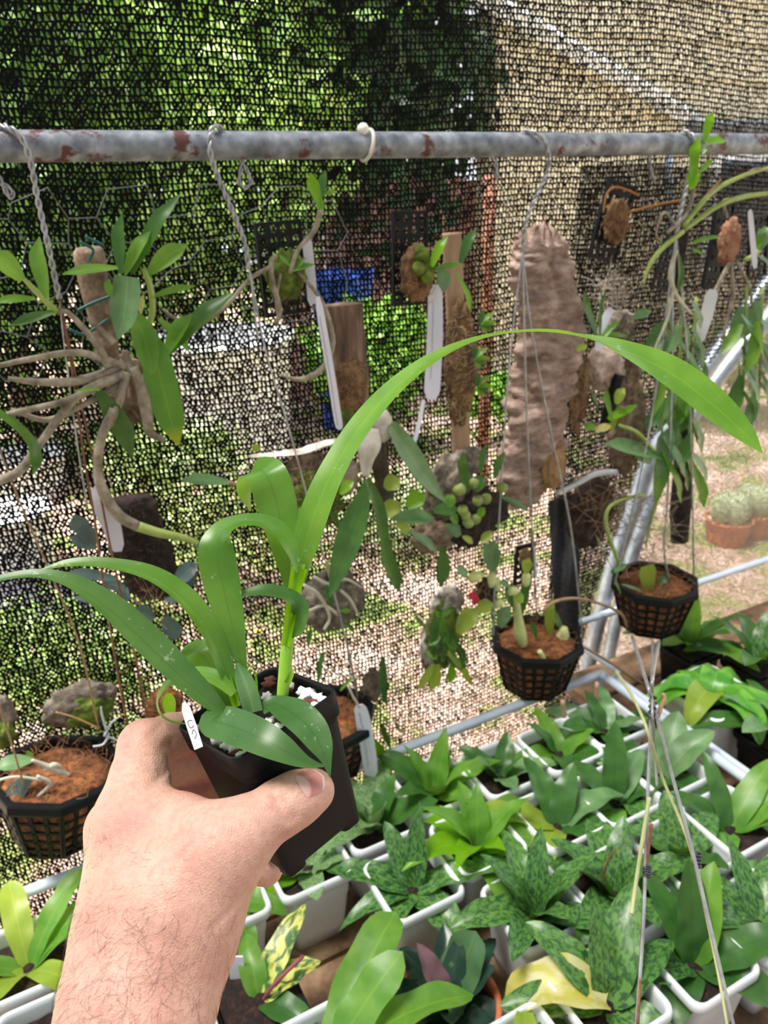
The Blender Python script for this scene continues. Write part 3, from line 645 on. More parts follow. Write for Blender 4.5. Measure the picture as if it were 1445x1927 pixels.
# terracotta pot with blackish leaves
c = bench(.535, .350, ZT); t = thing('potted_orchid', 'round terracotta pot with a rosette of blackish green leaves', 'potted plant', c)
mk('pot', lathe(c, [(0, 0), (.042, 0), (.052, .055), (.056, .058), (.060, .075), (.0595, .078), (.054, .078), (.052, .07), (.050, .055)], 40), TERRA, t)
mk('potting_mix', lathe(c, [(.0515, .062), (.02, .064), (0, .065)], 24), SOIL, t)
for i, l in enumerate(ros([LK], 15, .105, .036, (.25, 1.2), (.35, .9), 'oval', 21, 70)):
    rleaf(t, l[0], c+UP*.062, math.radians(l[1]), *l[2:7], seed=i)
rleaf(t, leafmat('leaf_cut', '#4a7048', '#547a50', '#7a9a60'), c+UP*.065, math.radians(50), .09, .05, 1.0, .2, 'strap')
rleaf(t, leafmat('leaf_purple', '#7d5a62', '#96707a', '#a8808a'), c+UP*.065, math.radians(140), .085, .03, 1.15, .3, 'oval')
for k in range(5): mk('perlite', blob(c+UP*.068+np.array([math.cos(k*1.9), math.sin(k*1.9), 0])*.038, np.eye(3)*.006, 1, .3, 2, k), PERL, t)
# second bench
BIG_ME = mesh('pot', POT_G[0]*[1.25, 1.25, 1.05], POT_G[1], WHITEP)
lv = []
for az, L, el in ((188, .19, .9), (228, .16, 1.25), (290, .18, 1.1), (175, .15, 1.1), (325, .19, .9), (100, .15, .9), (30, .16, .8), (60, .14, 1.1)):
    lv.append((leafmat('leaf_streaky', '#3f8a2c', '#5aa63c', '#b8e050', mottle='#7fbf48', mscale=3, rough=.35) if az != 228 else LYG, az, L, .056, el, 3.0, 'oval'))
q = PZ(1340, 1300, .805); w_ = q-CORNER
potted(float(w_@AV), float(w_@BV), 'largest white pot on the second bench with big drooping leaves', lv, me=BIG_ME, group='pots on the second bench')
for i, (x, y, lb, mt) in enumerate(((1425, 1235, 'leafy dark pot against the back rail of the second bench', [LD, LD, LMD]), (1300, 1205, 'green leafy plant behind the big drooping pot on the second bench', [LB, LD]), (1460, 1370, 'black pot at the right edge of the second bench', [LG, LD]))):
    w_ = PZ(x, y, .79)-CORNER
    potted(float(w_@AV), float(w_@BV), lb, ros(mt, 9, .16, .046, (.4, 1.1), (.6, 1.3), 'oval', 30+i, 40), me=BPOT_ME, group='pots on the second bench')

# ================================================================ THE HELD POT AND ITS ORCHID
PR = np.array([[.63988, .72038, -.26758], [-.04385, .38186, .92318], [.76722, -.57899, .27593]])
PT = np.array([-.07006, -.10679, -.42070])
def pot2w(v):
    c = np.asarray(v, float)@PR.T+PT; return EYE+c[:, :1]*CR+c[:, 1:2]*CU-c[:, 2:3]*CF
base = pot2w([[0, 0, -.082]])[0]
hp = thing('held_orchid', 'small black square pot with a long-leaved green orchid held in the hand', 'potted plant', base)
pv, pf = rsq_loft([(.0262, .005, -.080), (.0270, .006, -.078), (.0312, .0065, -.018), (.0318, .0065, -.0145), (.0332, .007, -.0138), (.0340, .007, -.001), (.0336, .007, .0), (.0328, .0065, -.0002), (.0324, .0065, -.002), (.0312, .006, -.014), (.030, .006, -.03)], close_first=True)
mk('pot', (pot2w(pv), pf), POTBLK, hp)
for sx in (-1, 1):
    for sy in (-1, 1):
        c = np.array([sx*.0195, sy*.0195, 0]); fv, ff = rsq_loft([(.0062, .003, -.0835), (.0066, .003, -.079), (.0068, .003, -.076)], 2, close_first=True)
        mk('pot_foot', (pot2w(fv+c), ff), POTBLK, hp)
n = 13; sv = []
for i in range(n):
    for j in range(n):
        x, y = (i/(n-1)*2-1)*.0315, (j/(n-1)*2-1)*.0315; sv.append((x, y, -.0085+.003*fbm((x, y, .3), 90, 3)))
mk('potting_mix', (pot2w(sv), [(i*n+j, (i+1)*n+j, (i+1)*n+j+1, i*n+j+1) for i in range(n-1) for j in range(n-1)]), SOIL, hp)
def potpt(px, py, z=-.006):
    """point of the potting surface under a pixel"""
    r = ray(px, py); o = np.array([0, 0, 0.]); d = np.array([r@CR, r@CU, -(r@CF)])
    nrm = PR[:, 2]; q = PT+nrm*z; s = (q@nrm)/(d@nrm); c = d*s
    l = (c-PT)@PR; l[:2] = np.clip(l[:2], -.0265, .0265); c = PR@l+PT
    return EYE+CR*c[0]+CU*c[1]-CF*c[2]
pr_ = random.Random(5)
for i, (x, y, s) in enumerate(((397, 1323, 8), (430, 1320, 6), (446, 1322, 6), (350, 1380, 8), (392, 1405, 10), (414, 1412, 10), (436, 1412, 9), (455, 1425, 9), (478, 1335, 5), (502, 1310, 9), (549, 1290, 9), (587, 1302, 13), (575, 1296, 9), (600, 1310, 9), (613, 1312, 9), (565, 1318, 8), (597, 1330, 8), (525, 1370, 11), (508, 1356, 8), (542, 1372, 7), (412, 1425, 6), (590, 1340, 7), (624, 1303, 7))):
    c = potpt(x, y, -.004); k = s*.43/FPX*1.08
    mk('perlite', blob(c, np.eye(3)*k*[1, 1, .8], 2, .55, 1.8, i*3.7), PERL, hp)
for i, (x, y, a, b_) in enumerate(((516, 1262, 8, 7), (560, 1277, 18, 9), (506, 1288, 14, 8), (583, 1322, 18, 8), (565, 1332, 16, 8), (436, 1425, 14, 6), (500, 1275, 12, 6), (540, 1300, 12, 7))):
    c = potpt(x, y, -.004); k = .43/FPX*1.15; mk('bark_chip', blob(c, np.array([CR*a*k, CU*b_*k*.6+CF*b_*k*.5, UP*b_*k*.5]), 2, .4, 1.6, i*2.1), BARKR, hp)
def hl(pts, N, mat=LF, dep=0.0, fold=.25, name='leaf', ns=30, **kw): return leafpx(hp, mat, [(x, y, w_, d) for x, y, w_, d in pts], dep, N, fold, name, ns=ns, nx=6, **kw)
# main shoot
stempx(hp, STEMG, [(531, 1315, 11, .430), (538, 1240, 12, .431), (546, 1170, 11, .432), (556, 1110, 11, .433), (566, 1060, 9, .434)], 0.0, 'stem', 30, 12)
leafpx(hp, LFY, [(537, 1215, 22, .428), (545, 1160, 30, .428), (553, 1110, 36, .4285), (562, 1068, 42, .429)], 0.0, (.2, 0, 1), .8, 'leaf_sheath', ns=12, nx=6)
hl([(558, 1095, 34, .432), (572, 1030, 50, .433), (596, 955, 56, .436), (630, 880, 60, .440), (680, 800, 62, .446), (745, 728, 64, .452), (825, 670, 66, .458), (915, 635, 68, .462), (1000, 624, 70, .463), (1085, 632, 74, .462), (1175, 660, 80, .459), (1265, 704, 86, .455), (1345, 765, 74, .450), (1400, 815, 44, .446), (1434, 852, 3, .443)],
   [(.7, .1, 1), (.6, .1, 1), (-.1, .3, 1), (-.4, .5, .9), (-.5, .6, .8), (-.5, .7, .62), (-.4, .85, .42), (-.2, .95, .27), (0, 1, .20), (.1, .95, .26), (.2, .75, .62), (.2, .5, .9), (.15, .35, 1), (.1, .3, 1), (.1, .3, 1)], LA, fold=.12, ns=60)
hl([(551, 1135, 16, .434), (545, 1080, 34, .436), (534, 1010, 62, .438), (520, 945, 76, .439), (504, 900, 80, .437), (487, 884, 80, .443), (468, 893, 72, .455), (464, 925, 44, .466), (471, 962, 3, .470)],
   [(.1, 0, 1), (.1, 0, 1), (.1, .1, 1), (.05, .3, 1), (-.05, .8, .7), (-.5, .9, .1), (-.9, .3, -.3), (-.9, .1, -.4), (-.9, .1, -.4)], LF, fold=.15)
hl([(548, 1195, 16, .430), (563, 1178, 34, .427), (566, 1150, 36, .424), (548, 1124, 34, .422), (505, 1112, 34, .421), (465, 1116, 22, .420), (438, 1122, 3, .419)],
   [(-.6, .2, .9), (-.5, .2, .9), (-.3, .6, .8), (0, .8, .6), (.05, .8, .62), (.05, .8, .6), (.05, .8, .6)], LD, fold=.2)
leafpx(hp, STEMG, [(541, 1285, 14, .424), (548, 1268, 10, .423), (551, 1258, 5, .423)], 0.0, (.3, .2, 1), .3, 'bud_scale', ns=8)
# second shoot
hl([(458, 1262, 16, .420), (440, 1190, 44, .418), (420, 1105, 68, .417), (409, 1045, 72, .416), (418, 1003, 68, .417), (448, 985, 62, .419), (490, 983, 56, .420), (528, 1003, 52, .420), (550, 1040, 34, .420), (559, 1078, 3, .420)],
   [(.1, 0, 1), (.1, 0, 1), (.1, .05, 1), (.0, .2, 1), (-.4, .75, .7), (-.1, .95, .42), (.2, .95, .45), (.55, .7, .55), (.7, .4, .6), (.7, .4, .6)], LF, fold=.18, ns=44)
leafpx(hp, LG, [(478, 1340, 44, .412), (470, 1310, 48, .413), (458, 1275, 40, .415), (446, 1248, 8, .417)], 0.0, (.15, .1, 1), .7, 'leaf_sheath', ns=14, nx=6)
hl([(446, 1318, 18, .418), (425, 1262, 34, .416), (395, 1190, 44, .413), (350, 1130, 50, .411), (285, 1086, 50, .409), (205, 1066, 42, .407), (130, 1063, 30, .405), (60, 1079, 3, .403)],
   [(.3, .2, 1), (.4, .3, .9), (.45, .45, .8), (.35, .7, .62), (.15, .85, .5), (0, .9, .45), (0, .9, .5), (0, .9, .5)], LF, fold=.38, ns=40)
hl([(425, 1345, 18, .410), (392, 1318, 42, .407), (335, 1268, 62, .404), (272, 1208, 70, .402), (205, 1146, 62, .400), (140, 1103, 46, .398), (75, 1085, 36, .396), (0, 1092, 26, .394), (-55, 1112, 3, .392)],
   [(.3, .5, .8), (.35, .55, .75), (.4, .6, .7), (.4, .65, .65), (.35, .75, .6), (.2, .85, .5), (0, .9, .45), (-.1, .9, .5), (-.1, .9, .5)], LDH, fold=.42, ns=44)
leafpx(hp, LFY, [(447, 1330, 22, .414), (437, 1300, 22, .416), (430, 1272, 14, .417)], 0.0, (.1, .1, 1), .8, 'leaf_sheath', ns=10, nx=6)
hl([(432, 1338, 24, .424), (412, 1290, 48, .428), (392, 1248, 62, .430), (370, 1226, 60, .432), (343, 1226, 50, .438), (328, 1245, 20, .444)],
   [(.1, .1, 1), (.1, .2, 1), (.05, .4, .9), (-.1, .9, .5), (-.6, .8, .1), (-.8, .5, 0)], LF, fold=.15)
hl([(440, 1306, 18, .412), (405, 1276, 34, .413), (362, 1268, 36, .417), (322, 1284, 34, .422), (299, 1312, 28, .424), (302, 1340, 20, .421), (325, 1357, 12, .416), (365, 1363, 3, .412)],
   [(.1, .8, .6), (.1, .8, .6), (-.1, .85, .5), (-.6, .7, .4), (-.9, .2, .4), (-.8, -.3, .5), (-.3, -.7, .6), (0, -.7, .7)], LB, fold=.15, ns=36)
hl([(420, 1338, 22, .408), (404, 1356, 62, .397), (440, 1368, 72, .387), (487, 1388, 70, .377), (530, 1410, 54, .373), (575, 1434, 24, .373), (612, 1442, 2, .375)],
   [(.2, .6, .8), (-.1, .6, .8), (-.1, .65, .75), (.0, .65, .75), (.0, .65, .75), (0, .6, .8), (0, .6, .8)], LDH, fold=.16, ns=34)
hl([(494, 1338, 16, .410), (512, 1323, 36, .408), (545, 1338, 68, .397), (580, 1368, 70, .388), (602, 1402, 52, .383), (614, 1432, 22, .380), (621, 1463, 2, .378)],
   [(.2, .7, .7), (.2, .75, .65), (.3, .65, .7), (.4, .55, .75), (.45, .4, .8), (.45, .3, .8), (.4, .3, .8)], LDH, fold=.18, ns=34)
leafpx(hp, LFY, [(483, 1300, 6, .425), (482, 1283, 6, .426), (481, 1264, 2, .427)], 0.0, (.2, 0, 1), .5, 'new_shoot', ns=8)
leafpx(hp, LFY, [(322, 1347, 16, .452), (319, 1322, 24, .455), (317, 1305, 10, .457)], 0.0, (.1, .2, 1), .2, 'leaf', ns=12)
# its little tag
a, b_ = P(374, 1408, .385), P(346, 1322, .400); ax = unit(b_-a); sd = unit(CR-ax*(CR@ax)); nm_ = np.cross(sd, ax); L = np.linalg.norm(b_-a)
prof = [(-.0022, 0), (.0022, 0), (.0024, L*.5), (.0022, L*.85), (.0008, L), (-.0008, L), (-.0022, L*.85), (-.0024, L*.5)]
v = [a+sd*x+ax*y+nm_*z for z in (-.0003, .0003) for x, y in prof]
lab = mk('plant_label', (v, [tuple(range(7, -1, -1)), tuple(range(8, 16))]+[(i, (i+1) % 8, 8+(i+1) % 8, 8+i) for i in range(8)]), LABELP, hp, smooth=False)
face = nm_ if nm_@CF < 0 else -nm_
def stroke(org, ex, ey, pts, r=.00018): return tube([org+ex*x+ey*y for x, y in pts], r, 5*len(pts), 5)
o_ = a+ax*L*.42+face*.0005
mk('writing', cat_geo([stroke(o_, sd, ax, [(.0012, .004), (-.0008, .0046), (-.0012, .002), (-.0004, .0004), (.0012, .001)]), stroke(o_, sd, ax, [(-.001, -.003), (.0004, -.001), (.001, -.004), (-.0006, -.006)])]), INK, lab)

# ================================================================ THE HAND
def skinmat():
    mt = bpy.data.materials.new('skin'); mt.use_nodes = True; t = mt.node_tree; b = t.nodes['Principled BSDF']
    tc = nn(t, 'ShaderNodeTexCoord')
    n1 = nn(t, 'ShaderNodeTexNoise'); n1.inputs['Scale'].default_value = 26; n1.inputs['Detail'].default_value = 3
    n2 = nn(t, 'ShaderNodeTexNoise'); n2.inputs['Scale'].default_value = 320; n2.inputs['Detail'].default_value = 3
    vo = nn(t, 'ShaderNodeTexVoronoi'); vo.inputs['Scale'].default_value = 620; vo.feature = 'DISTANCE_TO_EDGE'
    for q in (n1, n2, vo): t.links.new(tc.outputs['Object'], q.inputs['Vector'])
    r = ramp(t, [(.3, '#d9b09f'), (.5, '#d3a392'), (.72, '#c69084')]); t.links.new(n1.outputs['Fac'], r.inputs[0])
    mx = nn(t, 'ShaderNodeMix', data_type='RGBA', blend_type='MULTIPLY'); mx.inputs['Factor'].default_value = .22
    r2 = ramp(t, [(.3, '#b89088'), (.6, '#ffffff')]); t.links.new(n2.outputs['Fac'], r2.inputs[0])
    t.links.new(r.outputs[0], mx.inputs['A']); t.links.new(r2.outputs[0], mx.inputs['B']); t.links.new(mx.outputs['Result'], b.inputs['Base Color'])
    b.inputs['Roughness'].default_value = .5; b.inputs['Specular IOR Level'].default_value = .4
    b.inputs['Subsurface Weight'].default_value = .25; b.inputs['Subsurface Radius'].default_value = (1, .35, .2); b.inputs['Subsurface Scale'].default_value = .004
    bp = nn(t, 'ShaderNodeBump'); bp.inputs['Strength'].default_value = .6; bp.inputs['Distance'].default_value = .0006; t.links.new(vo.outputs['Distance'], bp.inputs['Height'])
    b2_ = nn(t, 'ShaderNodeBump'); b2_.inputs['Strength'].default_value = .3; b2_.inputs['Distance'].default_value = .001; t.links.new(n2.outputs['Fac'], b2_.inputs['Height']); t.links.new(bp.outputs[0], b2_.inputs['Normal'])
    t.links.new(b2_.outputs[0], b.inputs['Normal']); return mt
SKIN = skinmat()
def CC(px, py, d): return np.array([(px-CX)/FPX*d, (CY-py)/FPX*d, -d])
def c2w(v): return EYE+v[:, :1]*CR+v[:, 1:2]*CU-v[:, 2:3]*CF
def surface_nets(F, org, h):
    nx, ny, nz = F.shape; sh = (nx-1, ny-1, nz-1); S = np.zeros(sh+(3,), np.float32); K = np.zeros(sh, np.float32)
    cs = [(i, j, k) for i in (0, 1) for j in (0, 1) for k in (0, 1)]
    sl = lambda c: F[c[0]:nx-1+c[0], c[1]:ny-1+c[1], c[2]:nz-1+c[2]]
    for ia in range(8):
        for ib in range(ia+1, 8):
            a, b = cs[ia], cs[ib]
            if sum(x != y for x, y in zip(a, b)) != 1: continue
            fa, fb = sl(a), sl(b); mk_ = (fa < 0) != (fb < 0)
            tt = np.where(mk_, fa/(fa-fb+1e-20), 0)
            for d in range(3): S[..., d] += mk_*(a[d]+tt*(b[d]-a[d]))
            K += mk_
    act = K > 0; idx = np.full(sh, -1, np.int64); idx[act] = np.arange(act.sum())
    ijk = np.argwhere(act); v = org+(ijk+S[act]/K[act][:, None])*h; fs = []
    s = F < 0
    for ax in range(3):
        b, c = [(1, 2), (2, 0), (0, 1)][ax]
        n_ = [nx, ny, nz]; lo = [0, 0, 0]; hi = n_[:]; hi[ax] -= 1; lo[b] = 1; lo[c] = 1; hi[b] -= 1; hi[c] -= 1
        A = s[lo[0]:hi[0], lo[1]:hi[1], lo[2]:hi[2]]; sh2 = lo[:]; eh = hi[:]; sh2[ax] += 1; eh[ax] += 1
        B = s[sh2[0]:eh[0], sh2[1]:eh[1], sh2[2]:eh[2]]
        e = np.argwhere(A != B)+np.array(lo); inside = A[A != B]
        def cell(db, dc):
            q = e.copy(); q[:, b] += db; q[:, c] += dc; return idx[q[:, 0], q[:, 1], q[:, 2]]
        q = np.stack([cell(-1, -1), cell(0, -1), cell(0, 0), cell(-1, 0)], 1)
        q[~inside] = q[~inside][:, ::-1]; fs.append(q)
    return v, np.concatenate(fs)
def hand_sdf():
    h = .00145
    palm = [  # each: two ends (px, py, depth, radius m)
        ((160, 2250, .318, .033), (247, 1850, .366, .029)), ((225, 2250, .312, .032), (305, 1850, .361, .0245)),
        ((250, 1850, .366, .029), (262, 1740, .382, .027)), ((305, 1850, .361, .0245), (338, 1740, .370, .0245)),
        ((262, 1740, .382, .027), (250, 1535, .403, .0185)), ((240, 1740, .395, .024), (226, 1560, .421, .0175)),
        ((245, 1740, .41, .021), (232, 1600, .441, .016)), ((270, 1760, .42, .018), (262, 1655, .452, .014)),
        ((345, 1740, .370, .026), (428, 1592, .3735, .0185)), ((300, 1680, .380, .027), (300, 1580, .392, .020)),
        ((300, 1640, .385, .022), (372, 1580, .381, .0135)), ((345, 1680, .374, .025), (390, 1610, .376, .019)),
        ((270, 1560, .396, .018), (335, 1545, .389, .012))]
    fingers = [
        [(428, 1592, .3735, .0185), (478, 1553, .3775, .0142), (527, 1521, .3835, .0136), (560, 1502, .388, .0130), (588, 1488, .392, .0112)],
        [(250, 1535, .403, .0185), (263, 1465, .415, .0155), (272, 1404, .427, .0140), (322, 1383, .446, .0118), (350, 1376, .456, .0108), (405, 1378, .474, .0092)],
        [(226, 1560, .421, .0175), (280, 1462, .455, .0125), (350, 1435, .476, .0112), (420, 1432, .486, .0092)],
        [(232, 1600, .441, .016), (300, 1515, .474, .0120), (380, 1492, .488, .0108), (440, 1490, .490, .0090)],
        [(262, 1655, .452, .014), (350, 1600, .465, .0110), (430, 1622, .450, .0104), (500, 1634, .438, .0098)]]
    allp = [q for s in palm for q in s]+[q for f in fingers for q in f]
    pts = np.array([CC(*q[:3]) for q in allp]); rad = max(q[3] for q in allp)
    lo = pts.min(0)-rad-.006; hi = pts.max(0)+rad+.006; lo[1] = max(lo[1], CC(250, 2190, .33)[1])
    n = np.ceil((hi-lo)/h).astype(int)
    g = [lo[i]+np.arange(n[i])*h for i in range(3)]
    X, Y, Z = np.meshgrid(*[q.astype(np.float32) for q in g], indexing='ij', sparse=True)
    def cap(a, b):
        pa, pb = CC(*a[:3]).astype(np.float32), CC(*b[:3]).astype(np.float32); d = pb-pa; L2 = float(d@d)
        t = np.clip(((X-pa[0])*d[0]+(Y-pa[1])*d[1]+(Z-pa[2])*d[2])/L2, 0, 1)
        return np.sqrt((X-pa[0]-t*d[0])**2+(Y-pa[1]-t*d[1])**2+(Z-pa[2]-t*d[2])**2)-(np.float32(a[3])+t*np.float32(b[3]-a[3]))
    def smin(a, b, k):
        q = np.clip(.5+.5*(b-a)/k, 0, 1); return b+(a-b)*q-k*q*(1-q)
    F = None
    for a, b in palm: F = cap(a, b) if F is None else smin(F, cap(a, b), .014)
    for i, f in enumerate(fingers):
        D = None
        for a, b in zip(f[:-1], f[1:]): D = cap(a, b) if D is None else smin(D, cap(a, b), .004)
        F = smin(F, D, .010 if i == 0 else .006)
    # creases: the index fold and the wrinkles over the thumb joint
    for (a, b, d0, sg, dep_) in (((497, 1476), (520, 1510), .371, .0014, .0012), ((520, 1510), (540, 1545), .371, .0014, .0012), ((512, 1470), (536, 1505), .372, .0013, .0009), ((536, 1505), (556, 1536), .373, .0013, .0010), ((530, 1468), (548, 1492), .374, .0012, .0007),
                                 ((381, 1528), (330, 1560), .385, .0012, .0006), ((395, 1535), (360, 1575), .38, .0010, .0004), ((286, 1382), (306, 1412), .415, .0016, .0014), ((306, 1412), (312, 1450), .415, .0016, .0014), ((470, 1660), (420, 1700), .37, .0012, .0007)):
        pa, pb = CC(*a, d0)[:2], CC(*b, d0)[:2]; d = pb-pa; tt = np.clip(((X-pa[0])*d[0]+(Y-pa[1])*d[1])/float(d@d), 0, 1)
        D2 = (X-pa[0]-tt*d[0])**2+(Y-pa[1]-tt*d[1])**2
        F = F+(dep_*np.exp(-D2/(2*sg*sg)))*(Z > -(d0+.014))
    return surface_nets(F.astype(np.float32), lo, h)
hv_, hf_ = hand_sdf()
hw_ = c2w(hv_)
hbase = hw_[hw_[:, 2].argmin()]
hand = thing('person', 'bare left hand and hairy forearm gripping the small black pot', 'hand', hbase)
body = mk('hand', (hw_, hf_), SKIN, hand)
# thumb nail
from mathutils.bvhtree import BVHTree
bvh = BVHTree.FromPolygons([tuple(q) for q in hw_], [tuple(int(k) for k in q) for q in hf_])
v = []; uvn = []
for i in range(13):
    for j in range(11):
        s = i/12; u = j/10*2-1
        wv = math.sqrt(max(0, 1-max(0, (s-.55)/.47)**2))*(1-.10*max(0, .25-s)/.25)
        x = 567+s*40+u*12.5*wv-3*(1-u*u)*(s < .01); y_ = 1481-s*19+u*22*wv
        d = ray(x, y_); hit = bvh.ray_cast(Vector(EYE), Vector(d))
        q = np.array(hit[0]) if hit[0] is not None else v[-1]
        nn_ = np.array(hit[1]) if hit[0] is not None else -CF
        if nn_@CF > 0: nn_ = -nn_
        v.append(q+nn_*(.0002+.0007*(1-u*u)*min(1, s*4+.2))); uvn.append((j/10, s))
nf = [(i*11+j, i*11+j+1, (i+1)*11+j+1, (i+1)*11+j) for i in range(12) for j in range(10)]
nmt = bpy.data.materials.new('nail'); nmt.use_nodes = True; t_ = nmt.node_tree; bs = t_.nodes['Principled BSDF']
uvn_ = nn(t_, 'ShaderNodeUVMap'); sx_ = nn(t_, 'ShaderNodeSeparateXYZ'); t_.links.new(uvn_.outputs[0], sx_.inputs[0])
mm = nn(t_, 'ShaderNodeMath', operation='SUBTRACT'); t_.links.new(sx_.outputs['X'], mm.inputs[0]); mm.inputs[1].default_value = .5
m2 = nn(t_, 'ShaderNodeMath', operation='POWER'); t_.links.new(mm.outputs[0], m2.inputs[0]); m2.inputs[1].default_value = 2
m3 = nn(t_, 'ShaderNodeMath', operation='ADD'); t_.links.new(sx_.outputs['Y'], m3.inputs[0]); t_.links.new(m2.outputs[0], m3.inputs[1])
rp = ramp(t_, [(.0, '#dbb0a8'), (.28, '#dbaea6'), (.38, '#c47c76'), (.88, '#c98a82'), (.97, '#dcc0b8')]); t_.links.new(m3.outputs[0], rp.inputs[0]); t_.links.new(rp.outputs[0], bs.inputs['Base Color'])
bs.inputs['Roughness'].default_value = .28
mk('thumbnail', (np.array(v), nf, np.array(uvn)), nmt, hand)['label'] = 'smooth pink thumbnail'
# fine dark hairs over the wrist and the back of the hand
me = body.data; nv_ = len(me.vertices); no = np.zeros(nv_*3, np.float32); me.vertices.foreach_get('normal', no); no = no.reshape(-1, 3)
px_ = CX+FPX*hv_[:, 0]/-hv_[:, 2]; py_ = CY-FPX*hv_[:, 1]/-hv_[:, 2]
fac = -(no@CF)
okm = (fac > .05) & (py_ > 1560) & (py_ < 1990) & (px_ < 455) & ~((px_ > 250) & (py_ < 1600))
wgt = np.where(py_ > 1700, 1.0, .30)*np.where(px_ < 330, 1, .55); wgt = np.where(okm, wgt, 0); wgt /= wgt.sum()
ids = rng.choice(nv_, 700, p=wgt); gs = []
for i in ids:
    p = hw_[i].astype(float); n_ = no[i].astype(float)
    d = camdir(-.55+rng.normal()*.55, -.75+rng.normal()*.55, .1) if py_[i] > 1700 else camdir(-.8+rng.normal()*.4, .1+rng.normal()*.5, .1)
    d = unit(d-n_*(d@n_)); s = np.cross(n_, d); L = (.004+.008*rng.random())*(1.25 if py_[i] > 1690 else .7); cu = rng.normal()*.5
    pts = [p-n_*.0004, p+d*L*.35+n_*.0007, p+d*L*.7+s*cu*L*.25+n_*.0008, p+d*L*.95+s*cu*L*.65+n_*.0004]
    gs.append(tube(crs(pts, 6), [.00005, .00005, .00005, .00004, .00003, .00001], None, 3, False))
ah = mk('arm_hair', cat_geo(gs), M('hair_brown', '#3a2019', .6), hand); ah['kind'] = 'stuff'

# ================================================================ THINGS HANGING FROM THE PIPE
def T_(name, label, cat, px, py, dep, group=None): return thing(name, label, cat, P(px, py, dep), group)
def twist(path, r, dep, turns=1.0, n=None, strands=2):
    c = np.array([P(x, y, dep+(q[0] if q else 0)) for x, y, *q in path]); n = n or 14*len(path); c = crs(c, n); Tn, A, B = frames(c)
    s = np.concatenate([[0], np.cumsum(np.linalg.norm(np.diff(c, axis=0), axis=1))]); ph = s/.011*math.pi*turns; gs = []
    for k in range(strands):
        a = ph+k*2*math.pi/strands; gs.append(tube(c+(A*np.cos(a)[:, None]+B*np.sin(a)[:, None])*r*.55, r*.55, None, 6))
    return cat_geo(gs)
def strings(parent, mat, lists, dep, rpx=1.6, name='string'):
    for l in lists: stempx(parent, mat, [(q[0], q[1], rpx)+tuple(q[2:]) for q in l], dep, name, 6*len(l), 5)
D1 = .846   # just in front of the pipe
w1 = T_('wire_hanger', 'twisted wire hook over the pipe at the far left with rusty strings below', 'wire hanger', 112, 560, D1)
mk('hook', twist([(-12, 246, .01), (2, 236, .012), (20, 242, 0), (42, 262, -.003), (58, 305, -.002), (70, 370), (88, 450), (104, 525), (112, 562)], .0029, D1), WIRE, w1)
strings(w1, RUSTW, [[(112, 560), (136, 700), (160, 870), (182, 1000), (198, 1125), (226, 1290), (242, 1372, .01)], [(112, 560), (150, 745), (180, 885), (206, 1020), (236, 1155), (262, 1270), (284, 1392, .01)]], D1, 2.2)
strings(w1, WIRE, [[(112, 560), (120, 640), (128, 700), (145, 830), (165, 960)]], D1, 1.6)
w0 = T_('wire_hanger', 'thin brown string slanting down to the left basket from out of frame', 'string', 53, 983, D1)
strings(w0, BROWNST, [[(-60, 700), (0, 850), (53, 983), (103, 1097), (150, 1215), (186, 1372)]], D1, 2.0)
strings(w0, BROWNST, [[(-60, 1150), (-10, 1300), (22, 1400), (45, 1480)]], D1-.05, 2.0)
w2 = T_('wire_hanger', 'twisted wire hook over the pipe left of centre', 'wire hanger', 467, 500, D1)
mk('hook', twist([(418, 243, .012), (404, 238, .006), (395, 256, -.001), (396, 290, -.003), (408, 328), (428, 375), (447, 420), (462, 462), (468, 505)], .0029, D1), WIRE, w2)
strings(w2, WIRE, [[(468, 500), (500, 660), (544, 808), (589, 975), (640, 1160), (672, 1310)], [(468, 500), (476, 560), (486, 640)]], D1, 1.8)
w3 = T_('wire_hanger', 'twisted grey wire hook in front of the big cork slab', 'wire hanger', 983, 470, D1)
mk('hook', twist([(978, 252, .012), (992, 247, .008), (1016, 256, -.001), (1031, 285, -.003), (1029, 325), (1008, 372), (989, 420), (983, 472)], .0028, D1), WIRE, w3)
strings(w3, WIRE, [[(983, 470), (1000, 620), (1040, 830), (1075, 1000), (1096, 1195)], [(983, 470), (966, 610), (952, 760), (940, 960), (930, 1120), (928, 1195)], [(983, 470), (992, 800), (1010, 1165, .05)]], D1, 1.9)
w4 = T_('wire_hanger', 'wire hook and strings at the right carrying the far basket', 'wire hanger', 1300, 330, D1)
mk('hook', twist([(1280, 252, .012), (1294, 249, .006), (1306, 262, -.002), (1310, 285, -.002), (1300, 320), (1284, 380), (1272, 440)], .0036, D1), WIRE, w4)
strings(w4, WIRE, [[(1272, 440), (1266, 560), (1264, 720), (1258, 900), (1250, 1030), (1258, 1090)], [(1272, 440), (1295, 700), (1302, 900), (1306, 1106)], [(1272, 440), (1230, 760), (1190, 960), (1156, 1100)]], D1, 1.8)
for i, (pts, lb) in enumerate((([(455, 300), (453, 322), (450, 343), (462, 353), (472, 342), (463, 318), (456, 306)], 'small wire loop hanging below the pipe left of centre'), ([(-8, 322), (4, 345), (18, 372), (24, 362), (12, 350), (-10, 342)], 'small wire loop at the left edge below the pipe'),
                               ([(932, 296), (934, 318), (935, 340)], 'short grey wire end below the pipe above the cork slab'), ([(1221, 292), (1225, 318), (1231, 342)], 'short grey wire end below the pipe at the right'))):
    tag(mk('wire_loop', twist(pts, .0022, .862), WIRE), lb, 'wire')
z_ = T_('cable_tie', 'white cable tie with a round white head around the pipe', 'cable tie', 690, 300, .845)
c = pc-AV*float((P(690, 273, .862)-pc)@(-AV)); rg = []
